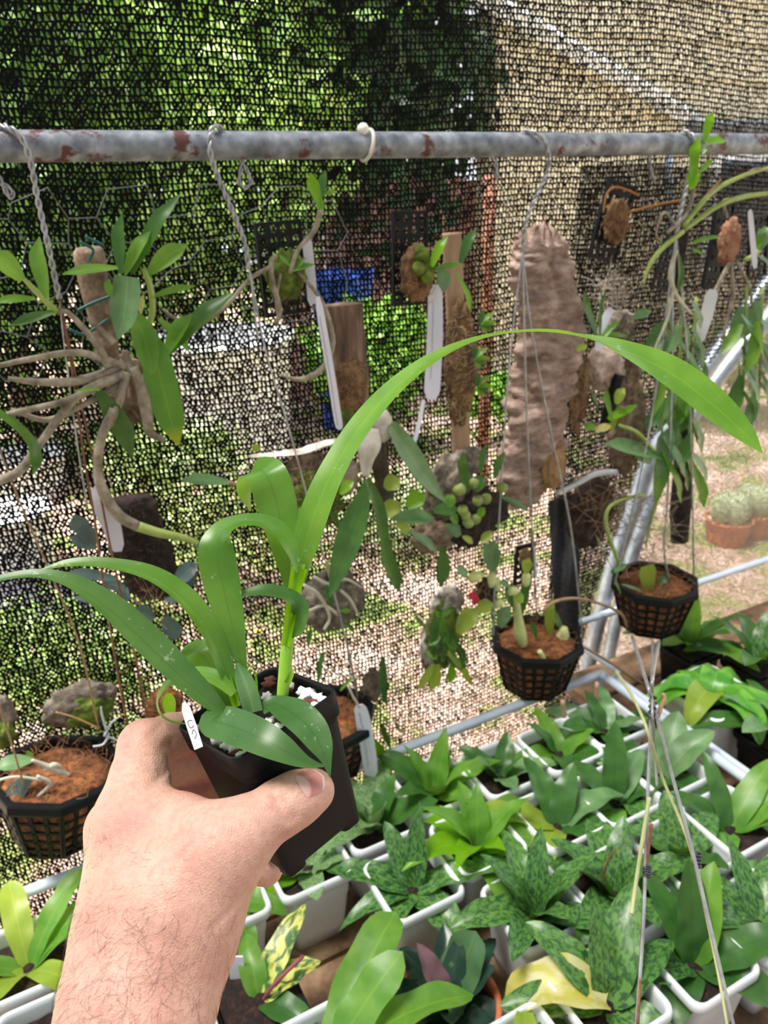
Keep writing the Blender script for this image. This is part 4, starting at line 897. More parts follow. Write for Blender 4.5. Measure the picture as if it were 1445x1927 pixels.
for k in range(25):
    a = 2*math.pi*k/24; rg.append(c+(NV*math.cos(a)+UP*math.sin(a))*.0158-AV*.004*math.sin(a))
mk('strap', tube(rg, .0022, None, 8, False), M('tie_plastic', '#d8d2c8', .5), z_)
mk('head', blob(P(683, 243, .856), np.eye(3)*.0066, 3, .08, 2), M('tie_head', '#efeae2', .5), z_)

# ---------------------------------------------------------------- octagonal net baskets
def basket(px, py, dep, label, rot=.2, tilt=(0, 0)):
    c = P(px, py, dep); R, H, r2 = .079, .088, .053
    t = thing('hanging_basket', label, 'hanging basket', c-UP*H, 'black octagonal net baskets')
    ex = lambda a: np.array([math.cos(a), math.sin(a), 0])
    tz = UP+np.array([tilt[0], tilt[1], 0]); tz = unit(tz)
    def at(a, r, z): v = ex(a)*r; return c+v+tz*z-UP*(v@np.array([tilt[0], tilt[1], 0]))
    ang = [rot+k*math.pi/4 for k in range(8)]
    prof = [(R*.90, -.014), (R*.985, -.013), (R, -.010), (R, -.001), (R*.985, .001), (R*.87, .001), (R*.86, -.002), (R*.86, -.012)]
    v = [at(a, r, z) for a in ang for r, z in prof]; n = len(prof)
    mk('rim', (v, [(k*n+j, k*n+(j+1) % n, ((k+1) % 8)*n+(j+1) % n, ((k+1) % 8)*n+j) for k in range(8) for j in range(n)]), BLACKP, t, smooth=False)
    for k in range(8):
        a0, a1 = ang[k], ang[k]+math.pi/4; gs = []
        A0, A1, B0, B1 = at(a0, R*.92, -.01), at(a1, R*.92, -.01), at(a0, r2, -H), at(a1, r2, -H)
        q = lambda u, w_: (A0*(1-u)+A1*u)*(1-w_)+(B0*(1-u)+B1*u)*w_
        nrm = unit(np.cross(A1-A0, B0-A0)); nrm = nrm if nrm@ex((a0+a1)/2) > 0 else -nrm
        def bar(p0, p1, wd):
            d = unit(p1-p0); s = np.cross(d, nrm); m_ = (p0+p1)/2; gs.append(box(m_, d, s, nrm, np.linalg.norm(p1-p0)/2, wd, .0014))
        for u in (0, .333, .667, 1): bar(q(u, 0), q(u, 1), .0026)
        for w_ in (.06, .26, .46, .66, .86, 1): bar(q(0, w_), q(1, w_), .0022)
        mk('lattice_panel', cat_geo(gs), BLACKP, t, smooth=False)
    mk('base', ([at(a, r2, -H) for a in ang], [tuple(range(8))]), BLACKP, t, smooth=False)
    cv = []; m_ = 32; prof2 = [(r2*.97, -H+.002), (R*.765, -.055), (R*.85, -.03), (R*.875, -.014), (R*.70, -.006), (R*.4, -.002), (R*.1, -.001)]
    for i, (r, z) in enumerate(prof2):
        for k in range(m_):
            a = rot+2*math.pi*k/m_; rr = r*math.cos(math.pi/8)/math.cos(((a-rot) % (math.pi/4))-math.pi/8); p = at(a, rr, z); cv.append(p+unit(p-c)*.003*fbm(p, 90, 3))
    f = [(i*m_+k, i*m_+(k+1) % m_, (i+1)*m_+(k+1) % m_, (i+1)*m_+k) for i in range(len(prof2)-1) for k in range(m_)]+[tuple((len(prof2)-1)*m_+k for k in range(m_))]
    mk('coir_filling', (cv, f), COIR, t)
    r_ = random.Random(px); gs = []
    for k in range(130):
        a, b = r_.uniform(0, 6.28), math.sqrt(r_.random())*R*.78; p = at(a, b, .000)
        d = np.array([r_.gauss(0, 1), r_.gauss(0, 1), r_.gauss(0, .25)]); d = unit(d)*r_.uniform(.012, .03); e = np.array([r_.gauss(0, .006), r_.gauss(0, .006), r_.uniform(.001, .009)])
        gs.append(tube([p-d*.5, p+e, p+d*.5], .00035, 6, 3, False))
    for k in range(110):
        a, w_ = r_.uniform(0, 6.28), r_.uniform(.1, .95); rr = (R*.86*(1-w_)+r2*w_)*.965; p = at(a, rr*.96, -.012-(H-.014)*w_); s = np.array([-math.sin(a), math.cos(a), 0])
        d = s*r_.gauss(0, .007)+UP*r_.gauss(0, .006); gs.append(tube([p-d, p+ex(a)*.003, p+d], .0004, 5, 3, False))
    o = mk('coir_fibres', cat_geo(gs), COIRF, t); o['kind'] = 'stuff'
    return t, c
def small_leaves(t, lst, dep, mat=LB, N=(0, .4, 1), fold=.2, ns=10):
    """lst: (base px, py, tip px, py, width px[, material])"""
    for i, q in enumerate(lst):
        x0, y0, x1, y1, w_ = q[:5]; m_ = q[5] if len(q) > 5 else mat; mx, my = (x0+x1)/2, (y0+y1)/2; dd = q[6] if len(q) > 6 else 0
        b_ = .06*math.hypot(x1-x0, y1-y0); sx = (y1-y0)*.06
        leafpx(t, m_, [(x0, y0, w_*.35, dd), (x0*.65+x1*.35+sx*.6, y0*.65+y1*.35-b_*.4, w_*.9, dd), (mx*.7+x1*.3+sx, my*.7+y1*.3-b_*.5, w_, dd), (x0*.2+x1*.8+sx*.5, y0*.2+y1*.8-b_*.2, w_*.72, dd), (x1, y1, 2, dd)], dep, (N[0]+.25*math.sin(i*2.1), N[1]+.2*math.cos(i*1.3), N[2]), fold, ns=ns, seed=i)
bk, c = basket(1010, 1200, .862, 'black net basket of coir with pale shoots hanging in the middle right', .30)
PALEB = M('pale_bulb', ['#c6cc7c', '#dfe2a4'], .5, 60)
stempx(bk, PALEB, [(985, 1215, 8), (978, 1190, 12), (975, 1160, 8), (970, 1120, 6)], .855, 'shoot'); stempx(bk, PALEB, [(1050, 1215, 8), (1058, 1200, 14), (1062, 1180, 6)], .85, 'shoot'); stempx(bk, PALEB, [(1015, 1225, 5), (1022, 1240, 5), (1018, 1258, 3)], .81, 'shoot')
small_leaves(bk, [(978, 1160, 950, 1098, 18, LG), (980, 1160, 1000, 1080, 20, LD), (972, 1130, 962, 1095, 14, LB), (1035, 1200, 1040, 1125, 20, LYG), (1010, 1200, 1000, 1170, 16, LD), (945, 1175, 960, 1140, 20, LG), (1060, 1190, 1040, 1145, 14, LG), (1015, 1225, 1010, 1195, 14, LB)], .86)
bk2, c = basket(1232, 1092, .862, 'farther black net basket with a yellow notched leaf at the right', .05)
leafpx(bk2, LYG, [(1222, 1125, 8), (1220, 1100, 24), (1218, 1078, 34), (1217, 1064, 26)], .845, (0, .2, 1), .1)
small_leaves(bk2, [(1210, 1122, 1258, 1108, 10, LB), (1168, 1118, 1155, 1088, 22, LB), (1170, 1100, 1215, 1118, 9, LG), (1280, 1115, 1300, 1148, 28, LG), (1240, 1100, 1255, 1085, 18, LD), (1160, 1085, 1120, 1005, 20, LG), (1150, 1078, 1180, 1062, 16, LG), (1260, 1100, 1290, 1104, 8, LYG)], .845, N=(0, .7, .7))
stempx(bk2, CANEG, [(1165, 1060, 4), (1146, 1010, 4), (1140, 970, 4), (1158, 945, 3), (1210, 930, 3)], .85, 'trailing_stem')
bk3, c = basket(108, 1448, .862, 'black net basket of coir hanging at the left edge beside the hand', .42, (.10, .10))
small_leaves(bk3, [(60, 1430, -10, 1445, 34, LG), (60, 1460, 2, 1522, 38, LS), (62, 1425, 52, 1412, 12, LB)], .84, N=(0, .6, .8))
for i, pts in enumerate(([(60, 1430, 3), (85, 1440, 5), (110, 1450, 6), (130, 1458, 3)], [(70, 1460, 3), (95, 1475, 4), (70, 1500, 3)], [(85, 1450, 3), (100, 1440, 6), (115, 1442, 3)], [(-10, 1470, 3), (30, 1462, 3), (80, 1468, 3)])): stempx(bk3, ROOT, pts, .825, 'rhizome')
for pts in ([(205, 1380, 2), (195, 1400, 2), (175, 1405, 2)], [(200, 1375, 2), (192, 1345, 2), (190, 1330, 1)], [(200, 1385, 2), (225, 1395, 2)], [(196, 1385, 2), (210, 1360, 2), (222, 1350, 1)]): stempx(bk3, M('clip_wire', '#c8ccd4', .4), pts, .84, 'wire_clip')
bk4, c = basket(606, 1345, .862, 'black net basket mostly hidden behind the held pot', .3)
leafpx(bk4, LFY, [(652, 1366, 6), (690, 1385, 14), (722, 1425, 18), (738, 1475, 3)], .82, (0, .4, 1)); small_leaves(bk4, [(598, 1290, 612, 1225, 10, LD), (640, 1300, 668, 1272, 8, LB), (735, 1410, 720, 1360, 12, LD)], .84)

# ---------------------------------------------------------------- perforated black mounts
def plate(parent, px, py, wpx, hpx, tilt, dep, nx=4, ny=8, name='perforated_plate'):
    s = scalepx(px, py, dep); c = P(px, py, dep); W, Hh = wpx*s/2, hpx*s/2; a = math.radians(tilt); th = .0016
    ex = -AV*math.cos(a)+UP*math.sin(a); ey = UP*math.cos(a)+AV*math.sin(a); nz = -NV
    v = []; f = []
    cw, ch = 2*W/nx, 2*Hh/ny; r = min(cw, ch)*.39
    sq = [(1, 0), (1, 1), (0, 1), (-1, 1), (-1, 0), (-1, -1), (0, -1), (1, -1)]
    for i in range(nx):
        for j in range(ny):
            x0, y0 = -W+(i+.5)*cw, -Hh+(j+.5)*ch; m0 = len(v)
            for z in (th, -th):
                for q, (x, y) in enumerate(sq): v.append(c+ex*(x0+x*cw/2)+ey*(y0+y*ch/2)+nz*z)
                for q in range(8): t = q*math.pi/4; v.append(c+ex*(x0+r*math.cos(t))+ey*(y0+r*math.sin(t))+nz*z)
            for q in range(8):
                p = (q+1) % 8; f += [(m0+q, m0+p, m0+8+p, m0+8+q), (m0+16+p, m0+16+q, m0+24+q, m0+24+p), (m0+8+q, m0+8+p, m0+24+p, m0+24+q)]
    gs = [(v, f), box(c+ex*W, ex, ey, nz, .0016, Hh+.0016, .003), box(c-ex*W, ex, ey, nz, .0016, Hh+.0016, .003), box(c+ey*Hh, ey, ex, nz, .0016, W, .003), box(c-ey*Hh, ey, ex, nz, .0016, W, .003)]
    return mk(name, cat_geo(gs), BLACKP, parent, smooth=False)
def lump(parent, px, py, rx, ry, dep, mat, name, amp=.45, s=2.6, seed=0, sub=4, thick=.5):
    k = scalepx(px, py, dep); return mk(name, blob(P(px, py, dep), np.array([-AV*rx*k, UP*ry*k*1.02, NV*min(rx, ry)*k*thick]), sub, amp*.7, s, seed+px*.013, 5), mat, parent)
def fuzz(parent, px, py, rx, ry, dep, mat, n=60, L=18, r=.00035, name='fibres', seed=0):
    rr = random.Random(px+seed); gs = []; k = scalepx(px, py, dep)
    for _ in range(n):
        a, q = rr.uniform(0, 6.28), math.sqrt(rr.random()); p = P(px+rx*q*math.cos(a), py+ry*q*math.sin(a), dep)-NV*.006*rr.random()
        d = (CR*rr.gauss(0, 1)+CU*rr.gauss(0, 1)-CF*rr.uniform(0, .7))*L*k*.6; gs.append(tube([p, p+d*.5+UP*rr.gauss(0, .003), p+d], r, 5, 3, False))
    o = mk(name, cat_geo(gs), mat, parent); o['kind'] = 'stuff'; return o
def slip(parent, pts, dep, mat=LABELP, name='plant_label', write=True, thick=.0005):
    """plastic label: (px, py, width px) down its length, with a line of handwriting"""
    c = np.array([P(x, y, dep) for x, y, w_ in pts]); wd = np.array([w_*scalepx(x, y, dep) for x, y, w_ in pts]); q = crs(np.hstack([c, wd[:, None]]), 14); c, wd = q[:, :3], q[:, 3]
    Tn = np.gradient(c, axis=0); Tn /= np.linalg.norm(Tn, axis=1)[:, None]; Sd = np.cross(Tn, -CF); Sd /= np.linalg.norm(Sd, axis=1)[:, None]; Nn = np.cross(Sd, Tn); Nn *= np.where((Nn@CF) < 0, 1, -1)[:, None]
    v = []
    for i in range(14):
        e = 1 if 0 < i < 13 else .55
        for sx, sz in ((-.5, thick), (.5, thick), (.5, -thick), (-.5, -thick)): v.append(c[i]+Sd[i]*wd[i]*sx*e+Nn[i]*sz)
    f = [(i*4+j, i*4+(j+1) % 4, i*4+4+(j+1) % 4, i*4+4+j) for i in range(13) for j in range(4)]+[(3, 2, 1, 0), (52, 53, 54, 55)]
    o = mk(name, (v, f), mat, parent, smooth=False)
    if write:
        rr = random.Random(int(pts[0][0])); L = []
        for i in range(40):
            s = 2+i/40*9; k = int(s); t = s-k; cc = c[k]*(1-t)+c[k+1]*t; L.append(cc+Sd[k]*wd[k]*(.12+.05*math.sin(i*2.3)+.05*rr.random())+Nn[k]*(thick+.0004))
        mk('writing', tube(L, .0002, 80, 4), INK, o if parent is not None else o)
    return o
# cane orchid at the left
t = T_('cane_orchid', 'large orchid with bare grey canes and green leaf tufts at the upper left', 'orchid', 240, 700, .85)
lump(t, 255, 735, 45, 60, .865, BARK, 'root_mass', .5)
for i, pts in enumerate(([(235, 690, 8), (150, 664, 7), (60, 675, 6), (-10, 690, 5)], [(238, 660, 8), (225, 690, 9), (150, 716, 9), (75, 719, 7), (15, 712, 4)], [(230, 705, 7), (130, 752, 7), (30, 776, 6), (-20, 790, 5)], [(235, 700, 7), (150, 742, 8), (80, 828, 8), (38, 885, 9), (-10, 908, 9)],
                        [(240, 715, 7), (160, 760, 6), (90, 790, 6), (20, 770, 4)], [(250, 690, 9), (268, 740, 12), (278, 790, 11), (282, 815, 8), (310, 828, 5)], [(240, 700, 8), (222, 760, 9), (205, 800, 8)], [(232, 665, 9), (250, 705, 13), (275, 725, 12)], [(205, 690, 8), (180, 645, 7), (130, 590, 5), (108, 588, 5)], [(215, 645, 7), (190, 620, 5), (165, 600, 4)])):
    stempx(t, CANE, pts, .842+.004*math.sin(i*2), 'cane', 30, 10)
stempx(t, CANE, [(215, 770, 9), (192, 820, 9), (184, 870, 9), (192, 920, 10), (222, 968, 11), (258, 990, 10)], .835, 'cane', 30, 10)
stempx(t, CANEG, [(258, 990, 10), (300, 1003, 9), (345, 1012, 7), (372, 1022, 5)], .835, 'cane', 16, 10)
stempx(t, CANEG, [(250, 650, 7), (284, 600, 6), (284, 545, 6), (270, 505, 5)], .84, 'cane', 16, 10)
stempx(t, CANEG, [(108, 588, 6), (75, 555, 6), (45, 525, 4)], .842, 'cane', 12, 10)
small_leaves(t, [(228, 515, 230, 402, 27, LD), (248, 515, 340, 364, 30, LD), (236, 515, 283, 435, 30, LB), (280, 515, 352, 460, 42, LB), (222, 504, 117, 516, 24, LB), (208, 558, 206, 525, 20, LB), (283, 560, 368, 538, 18, LB), (298, 600, 356, 660, 20, LB), (312, 668, 361, 590, 36, LB), (318, 665, 440, 550, 38, LD),
                 (42, 527, -14, 470, 46, LB), (88, 562, 74, 445, 38, LB), (66, 562, -12, 568, 18, LB), (102, 588, 18, 613, 22, LD), (185, 735, 250, 862, 42, LD), (350, 1008, 398, 1052, 18, LD), (265, 590, 270, 555, 12, LY)], .838)
leafpx(t, LG, [(240, 520, 50), (238, 555, 60), (232, 600, 52), (222, 638, 4)], .832, (0, .5, .9), .12); leafpx(t, LB, [(246, 592, 20), (262, 612, 40), (276, 650, 46), (284, 695, 24), (286, 705, 4)], .83, (.1, .4, .9), .15)
leafpx(t, leafmat('leaf_yellow_tip', '#4f9030', '#62a03a', '#a8d020', tip='#a8b420'), [(270, 620, 30), (292, 670, 52), (306, 730, 60), (322, 790, 50), (336, 838, 4)], .835, (.1, .3, 1), .12)
leafpx(t, LD, [(-14, 772, 30), (24, 798, 36), (56, 832, 34), (68, 870, 22), (62, 893, 3)], .83, (.2, .8, .5), .2); leafpx(t, LB, [(140, 736, 6), (165, 734, 16), (188, 734, 10)], .83, (0, .8, .5))
# grey driftwood behind it, tied with teal wire
t = T_('wood_mount', 'grey driftwood stick tied with teal wire behind the cane orchid', 'wood mount', 190, 650, .90)
stempx(t, BARK, [(165, 465, 22), (168, 480, 29), (178, 540, 27), (195, 610, 24), (205, 680, 20)], .90, 'stick', 24, 12)
for pts in ([(150, 455, 3), (175, 470, 3), (168, 490, 3)], [(145, 585, 3), (175, 570, 3), (215, 555, 3)], [(130, 620, 3), (160, 628, 3), (205, 600, 3)], [(160, 445, 3), (195, 462, 3)]): stempx(t, TEAL, pts, .875, 'tie_wire')
# mount 1
t = T_('orchid_mount', 'black perforated plate left of centre with a trailing keiki orchid', 'orchid mount', 534, 590, .875)
plate(t, 532, 506, 86, 164, 2.5, .875); lump(t, 538, 518, 38, 42, .862, MOSSG, 'moss', .5); fuzz(t, 538, 530, 34, 36, .857, MOSSB, 60)
for pts in ([(545, 515, 4), (560, 472, 4), (590, 435, 5), (604, 395, 6)], [(520, 480, 4), (510, 500, 5), (514, 535, 5), (526, 580, 5), (520, 612, 4)], [(512, 500, 4), (470, 525, 4), (430, 570, 4), (385, 605, 5), (345, 608, 4), (306, 582, 2)], [(560, 512, 3), (598, 555, 4), (618, 600, 5), (626, 650, 5), (605, 695, 6), (565, 714, 5), (528, 706, 2)], [(528, 515, 3), (520, 560, 3), (524, 600, 3)]): stempx(t, CANE, pts, .848, 'cane', 24, 7)
small_leaves(t, [(604, 390, 585, 325, 24, LFY), (606, 372, 613, 321, 16, LD), (610, 366, 634, 360, 11, LB), (606, 400, 603, 372, 14, LFY), (550, 510, 592, 497, 13, LB), (545, 500, 525, 480, 12, LB), (560, 505, 575, 485, 10, LB)], .846)
lb = slip(None, [(577, 448, 18), (582, 500, 20), (588, 572, 20)], .870, write=False); tag(lb, 'blank beige plant label at the right edge of the left perforated plate', 'plant label')
lb = slip(None, [(598, 558, 12), (608, 620, 15), (622, 700, 15), (636, 790, 15), (640, 808, 10)], .842); tag(lb, 'long narrow white plant label beside the wooden post mount', 'plant label')
# post mount with bulb orchid
t = T_('orchid_mount', 'upright ridged wood post wrapped in coir carrying a long-leaved orchid', 'orchid mount', 660, 780, .875)
def trunk(name, path, dep, mat, parent, ridge=.10, along=True, nz=70, nu=48, flat=.75, s=55, band=0.0):
    k = np.array([[*P(x, y, dep), r_*scalepx(x, y, dep)] for x, y, r_ in path]); q = crs(k, nz); v = []
    for i in range(nz):
        for j in range(nu):
            a = 2*math.pi*j/nu; d = -AV*math.cos(a)+NV*math.sin(a)*flat; p = q[i, :3]+d*q[i, 3]
            e = fbm((p[0]*1.0, p[1]*1.0, p[2]*(.15 if along else 1.5)), s, 4)*ridge+band*(abs(noise.noise(Vector((p[0]*22, p[1]*22, p[2]*62))))**.6-.35)
            if not along: e += .05*fbm(p, s*.5, 2)
            if band: e -= .30*math.exp(-((a-4.72-.12*math.sin(i*.13))/.10)**2)*max(0, 1-i/(nz*.55))+.16*math.exp(-((a-4.3-.2*math.sin(i*.09+2))/.09)**2)*max(0, (i/nz-.35))
            rg_ = UP*max(0, 1-i/(nz*.10))*.03*(fbm(d*2.2, 1.6, 3)-.1) if band else 0
            v.append(q[i, :3]+d*q[i, 3]*(1+e)+rg_)
    f = [(i*nu+j, i*nu+(j+1) % nu, (i+1)*nu+(j+1) % nu, (i+1)*nu+j) for i in range(nz-1) for j in range(nu)]+[tuple(range(nu-1, -1, -1)), tuple((nz-1)*nu+j for j in range(nu))]
    return mk(name, (v, f), mat, parent)
trunk('post', [(645, 572, 34), (648, 600, 34), (656, 680, 33), (664, 760, 32), (672, 800, 30)], .878, M('post_wood', ['#3a2c24', '#6f5848', '#9a8674'], .9, 60, bump=.8, stretch=(1, 1, .2)), t, .34)
lump(t, 660, 725, 32, 52, .862, MOSSB, 'coir_wrap', .25); fuzz(t, 660, 725, 30, 50, .852, COIRF, 90, 14)
for x, y, a_, b_ in ((655, 790, 18, 26), (680, 795, 14, 20), (668, 812, 16, 16)): lump(t, x, y, a_, b_, .86, MOSSG if x < 660 else GREYWOOD, 'old_bulb', .3, sub=3)
BULBW = M('sheathed_bulb', ['#b8b0a4', '#e2dcd4'], .6, 40)
stempx(t, BULBW, [(690, 770, 10), (712, 782, 20), (730, 800, 12), (738, 806, 6)], .85, 'pseudobulb'); stempx(t, BULBW, [(700, 805, 14), (695, 835, 24), (690, 865, 15), (688, 895, 8)], .845, 'pseudobulb'); stempx(t, BULBW, [(705, 790, 12), (720, 810, 18), (715, 830, 10)], .85, 'pseudobulb')
stempx(t, M('dark_stick', ['#3d352c', '#5d5246'], .9, 60), [(708, 820, 14), (716, 880, 16), (728, 945, 15)], .87, 'stick')
leafpx(t, LG, [(734, 800, 26), (760, 840, 46), (790, 885, 44), (818, 922, 24), (840, 946, 3)], .84, (.1, .4, .9), .25); leafpx(t, LD, [(690, 905, 10), (676, 960, 42), (658, 1010, 52), (638, 1070, 36), (620, 1124, 3)], .838, (-.1, .2, 1), .15)
leafpx(t, LD, [(690, 900, 14), (712, 955, 26), (722, 1010, 22), (730, 1055, 30), (744, 1090, 28), (750, 1112, 4)], .835, (.3, .2, .9), .3)
# mount 2
t = T_('orchid_mount', 'black perforated plate in the centre with a brown moss ball and seedling', 'orchid mount', 770, 570, .88)
plate(t, 771, 487, 70, 164, -1, .88); lump(t, 785, 515, 34, 52, .862, MOSSB, 'moss', .35); fuzz(t, 785, 515, 32, 50, .85, COIRF, 80, 12)
for x, y, r_ in ((795, 480, 15), (808, 500, 14), (788, 505, 14), (804, 520, 14), (790, 470, 11)): lump(t, x, y, r_, r_, .843, MOSSG, 'bulb', .2, sub=3, thick=.8)
small_leaves(t, [(812, 502, 842, 445, 20, LFY), (866, 495, 895, 432, 20, LD), (828, 498, 835, 550, 26, LG), (820, 505, 868, 498, 13, LB), (858, 512, 886, 588, 15, LFY)], .835)
lb = slip(None, [(819, 535, 26), (818, 640, 30), (812, 752, 30)], .858); tag(lb, 'broad white plant label hanging under the moss ball mount', 'plant label')
lb = slip(None, [(797, 752, 7), (790, 790, 8), (780, 832, 8)], .862, write=False); tag(lb, 'thin white plastic strip below the broad white label', 'plant label')
# slat with coir
t = T_('orchid_mount', 'tall narrow wooden slat wrapped in brown coir between plate and cork', 'orchid mount', 862, 850, .875)
trunk('slat', [(850, 438, 20), (856, 560, 20), (862, 700, 19), (868, 852, 20)], .885, SLAT, t, .05, flat=.4)
lump(t, 868, 690, 34, 110, .872, MOSSB, 'coir_wrap', .35); fuzz(t, 868, 690, 32, 105, .862, M('pale_fibre', ['#a58a6a', '#cdb798'], .9, 40), 140, 16)
for x, y in ((912, 602), (905, 720), (900, 668)):
    small_leaves(t, [(x-8, y+8, x+18, y-14, 12, LB), (x-8, y+8, x+22, y+6, 12, LFY), (x-8, y+8, x+4, y+26, 12, LB), (x-8, y+8, x-2, y-18, 11, LD), (x-8, y+8, x+16, y+20, 11, LD)], .85)
# round mount with bulb orchid below it
t = T_('orchid_mount', 'mossy round wood mount crowded with small bulbs and oval leaves', 'orchid mount', 870, 1010, .87)
lump(t, 845, 925, 48, 70, .875, GREYWOOD, 'wood', .4); lump(t, 880, 870, 40, 30, .88, GREYWOOD, 'wood', .4); lump(t, 890, 968, 66, 52, .868, FERN, 'moss', .5); lump(t, 820, 1005, 50, 35, .872, BARK, 'wood', .4)
rr = random.Random(8)
for k in range(12): x, y = rr.uniform(860, 945), rr.uniform(900, 985); lump(t, x, y, 11, 11, .845, M('green_bulb', ['#6f7f3a', '#9aa860'], .6, 40), 'bulb', .2, sub=2, thick=.9)
small_leaves(t, [(738, 976, 818, 975, 36, LG), (765, 955, 800, 930, 34, LFY), (715, 975, 755, 945, 34, LYG), (725, 920, 752, 900, 34, LYG), (745, 985, 772, 1005, 24, LYG), (770, 1000, 822, 1038, 20, LG), (838, 990, 868, 1006, 28, LD), (832, 1028, 828, 1105, 26, LD), (815, 962, 862, 958, 28, LD), (845, 955, 852, 930, 22, LB), (895, 925, 912, 895, 24, LD), (880, 925, 872, 850, 20, LD), (905, 890, 915, 835, 12, LD), (900, 975, 912, 955, 16, LFY), (940, 935, 995, 962, 14, LD), (925, 1000, 905, 1020, 18, LYG), (870, 1010, 890, 1022, 14, LYG), (930, 900, 950, 850, 16, LD), (860, 985, 850, 965, 18, LB)], .84)
# cork slab
t = T_('cork_mount', 'big upright slab of pinkish cork bark right of centre', 'cork bark', 975, 955, .885)
trunk('cork', [(1010, 436, 46), (1016, 470, 64), (1026, 520, 73), (1034, 600, 70), (1032, 680, 72), (1018, 760, 74), (1002, 840, 68), (990, 910, 56), (982, 950, 38)], .905, CORK, t, .34, False, 170, 120, .5, 20, .17)
lump(t, 1088, 740, 24, 70, .89, MOSSB, 'moss', .5); lump(t, 1040, 880, 26, 44, .88, M('torn_cork', ['#8a6a4a', '#b08a60'], .95, 60, bump=.8), 'torn_edge', .5); fuzz(t, 1085, 740, 30, 80, .875, BROWNST, 60, 26)
# mount 3, tilted
t = T_('orchid_mount', 'tilted black perforated plate with dry brown moss at the upper right', 'orchid mount', 1150, 490, .89)
plate(t, 1151, 418, 66, 136, -15, .89); lump(t, 1160, 418, 27, 38, .875, MOSSB, 'moss', .5); fuzz(t, 1160, 418, 26, 34, .868, COIRF, 60, 18)
strings(t, M('orange_cord', '#a06a2c', .7), [[(1135, 400), (1142, 365), (1160, 352), (1190, 362), (1202, 368)], [(1180, 400), (1225, 388), (1290, 375)]], .87, 2.2, 'cord')
# right-hand tangled orchid and the plates behind it
t = T_('cane_orchid', 'tangled thin-stemmed orchid rising past the pipe at the right', 'orchid', 1275, 560, .85)
stempx(t, FERN, [(1288, 420, 10), (1280, 460, 13), (1272, 520, 11), (1268, 545, 6)], .86, 'stem_base')
for i, pts in enumerate(([(1305, 345, 4), (1300, 380, 4), (1285, 410, 4), (1255, 438, 4)], [(1285, 425, 5), (1340, 362, 5), (1400, 330, 4), (1460, 312, 3)], [(1288, 432, 5), (1350, 388, 5), (1400, 370, 5), (1460, 362, 4)], [(1290, 418, 4), (1330, 370, 4), (1356, 338, 2)], [(1285, 435, 5), (1245, 468, 5), (1222, 500, 4), (1210, 535, 2)], [(1272, 470, 4), (1262, 520, 5), (1275, 560, 4), (1300, 590, 3)], [(1280, 440, 3), (1250, 400, 3), (1235, 440, 2), (1245, 455, 2)], [(1400, 330, 3), (1425, 318, 3), (1460, 325, 3)], [(1268, 540, 3), (1255, 600, 3), (1230, 660, 2)])):
    stempx(t, [CANE, CANEG, CANEG, BROWNST, CANEG, ROOT, CANE, CANE, ROOT][i], pts, .845, 'cane', 22, 7)
small_leaves(t, [(1304, 352, 1316, 256, 22, LFY), (1326, 262, 1342, 212, 20, LFY), (1326, 268, 1366, 264, 20, LFY), (1300, 356, 1312, 318, 24, LFY), (1316, 325, 1342, 300, 12, LB), (1322, 290, 1334, 274, 10, LG), (1300, 458, 1360, 444, 10, LB), (1278, 480, 1276, 550, 14, LD), (1302, 470, 1322, 478, 9, LFY)], .838)
for (x, y, w_, h_, ti, lbl, mo) in ((1258, 490, 42, 104, -16, 'narrow tilted black plate behind the tangled orchid', None), (1352, 462, 44, 150, -4, 'dark perforated plate behind the pink moss ball at the right', 1), (1426, 465, 46, 110, 8, 'dark perforated plate cut off by the right edge', None)):
    m_ = T_('orchid_mount', lbl, 'orchid mount', x, y+h_/2, .91); plate(m_, x, y, w_, h_, ti, .91, 3, 7)
    if mo:
        lump(m_, 1372, 455, 24, 42, .885, M('pink_moss', ['#8a5a44', '#b98a70'], .95, 70, bump=1, bscale=200), 'moss', .4); fuzz(m_, 1372, 455, 22, 40, .875, COIRF, 50, 14)
        for pts in ([(1368, 410, 3), (1362, 380, 4), (1385, 375, 3)], [(1372, 495, 4), (1345, 550, 4), (1325, 600, 3)], [(1375, 495, 4), (1378, 560, 4), (1360, 640, 3)], [(1385, 490, 3), (1410, 540, 3), (1415, 580, 2)]): stempx(m_, CANE, pts, .875, 'root')
t = T_('orchid_mount', 'pale green curled bud orchid at the right edge', 'orchid', 1430, 480, .87)
small_leaves(t, [(1428, 470, 1440, 425, 18, LG), (1430, 470, 1450, 440, 14, LG), (1425, 480, 1450, 500, 10, LG), (1432, 440, 1424, 470, 10, LFY)], .87); stempx(t, CANEG, [(1400, 490, 4), (1425, 475, 5), (1438, 440, 7), (1450, 432, 5)], .875, 'stem')
lb = slip(None, [(1411, 395, 9), (1415, 440, 11), (1421, 505, 11)], .862, write=False); tag(lb, 'white plant label hanging at the far upper right', 'plant label')
lb = slip(None, [(1342, 545, 22), (1330, 590, 24), (1312, 645, 22)], .872, M('grey_label', '#c9c9ca', .5), write=False); tag(lb, 'wide pale grey label beside the slanting hoop pipe', 'plant label')
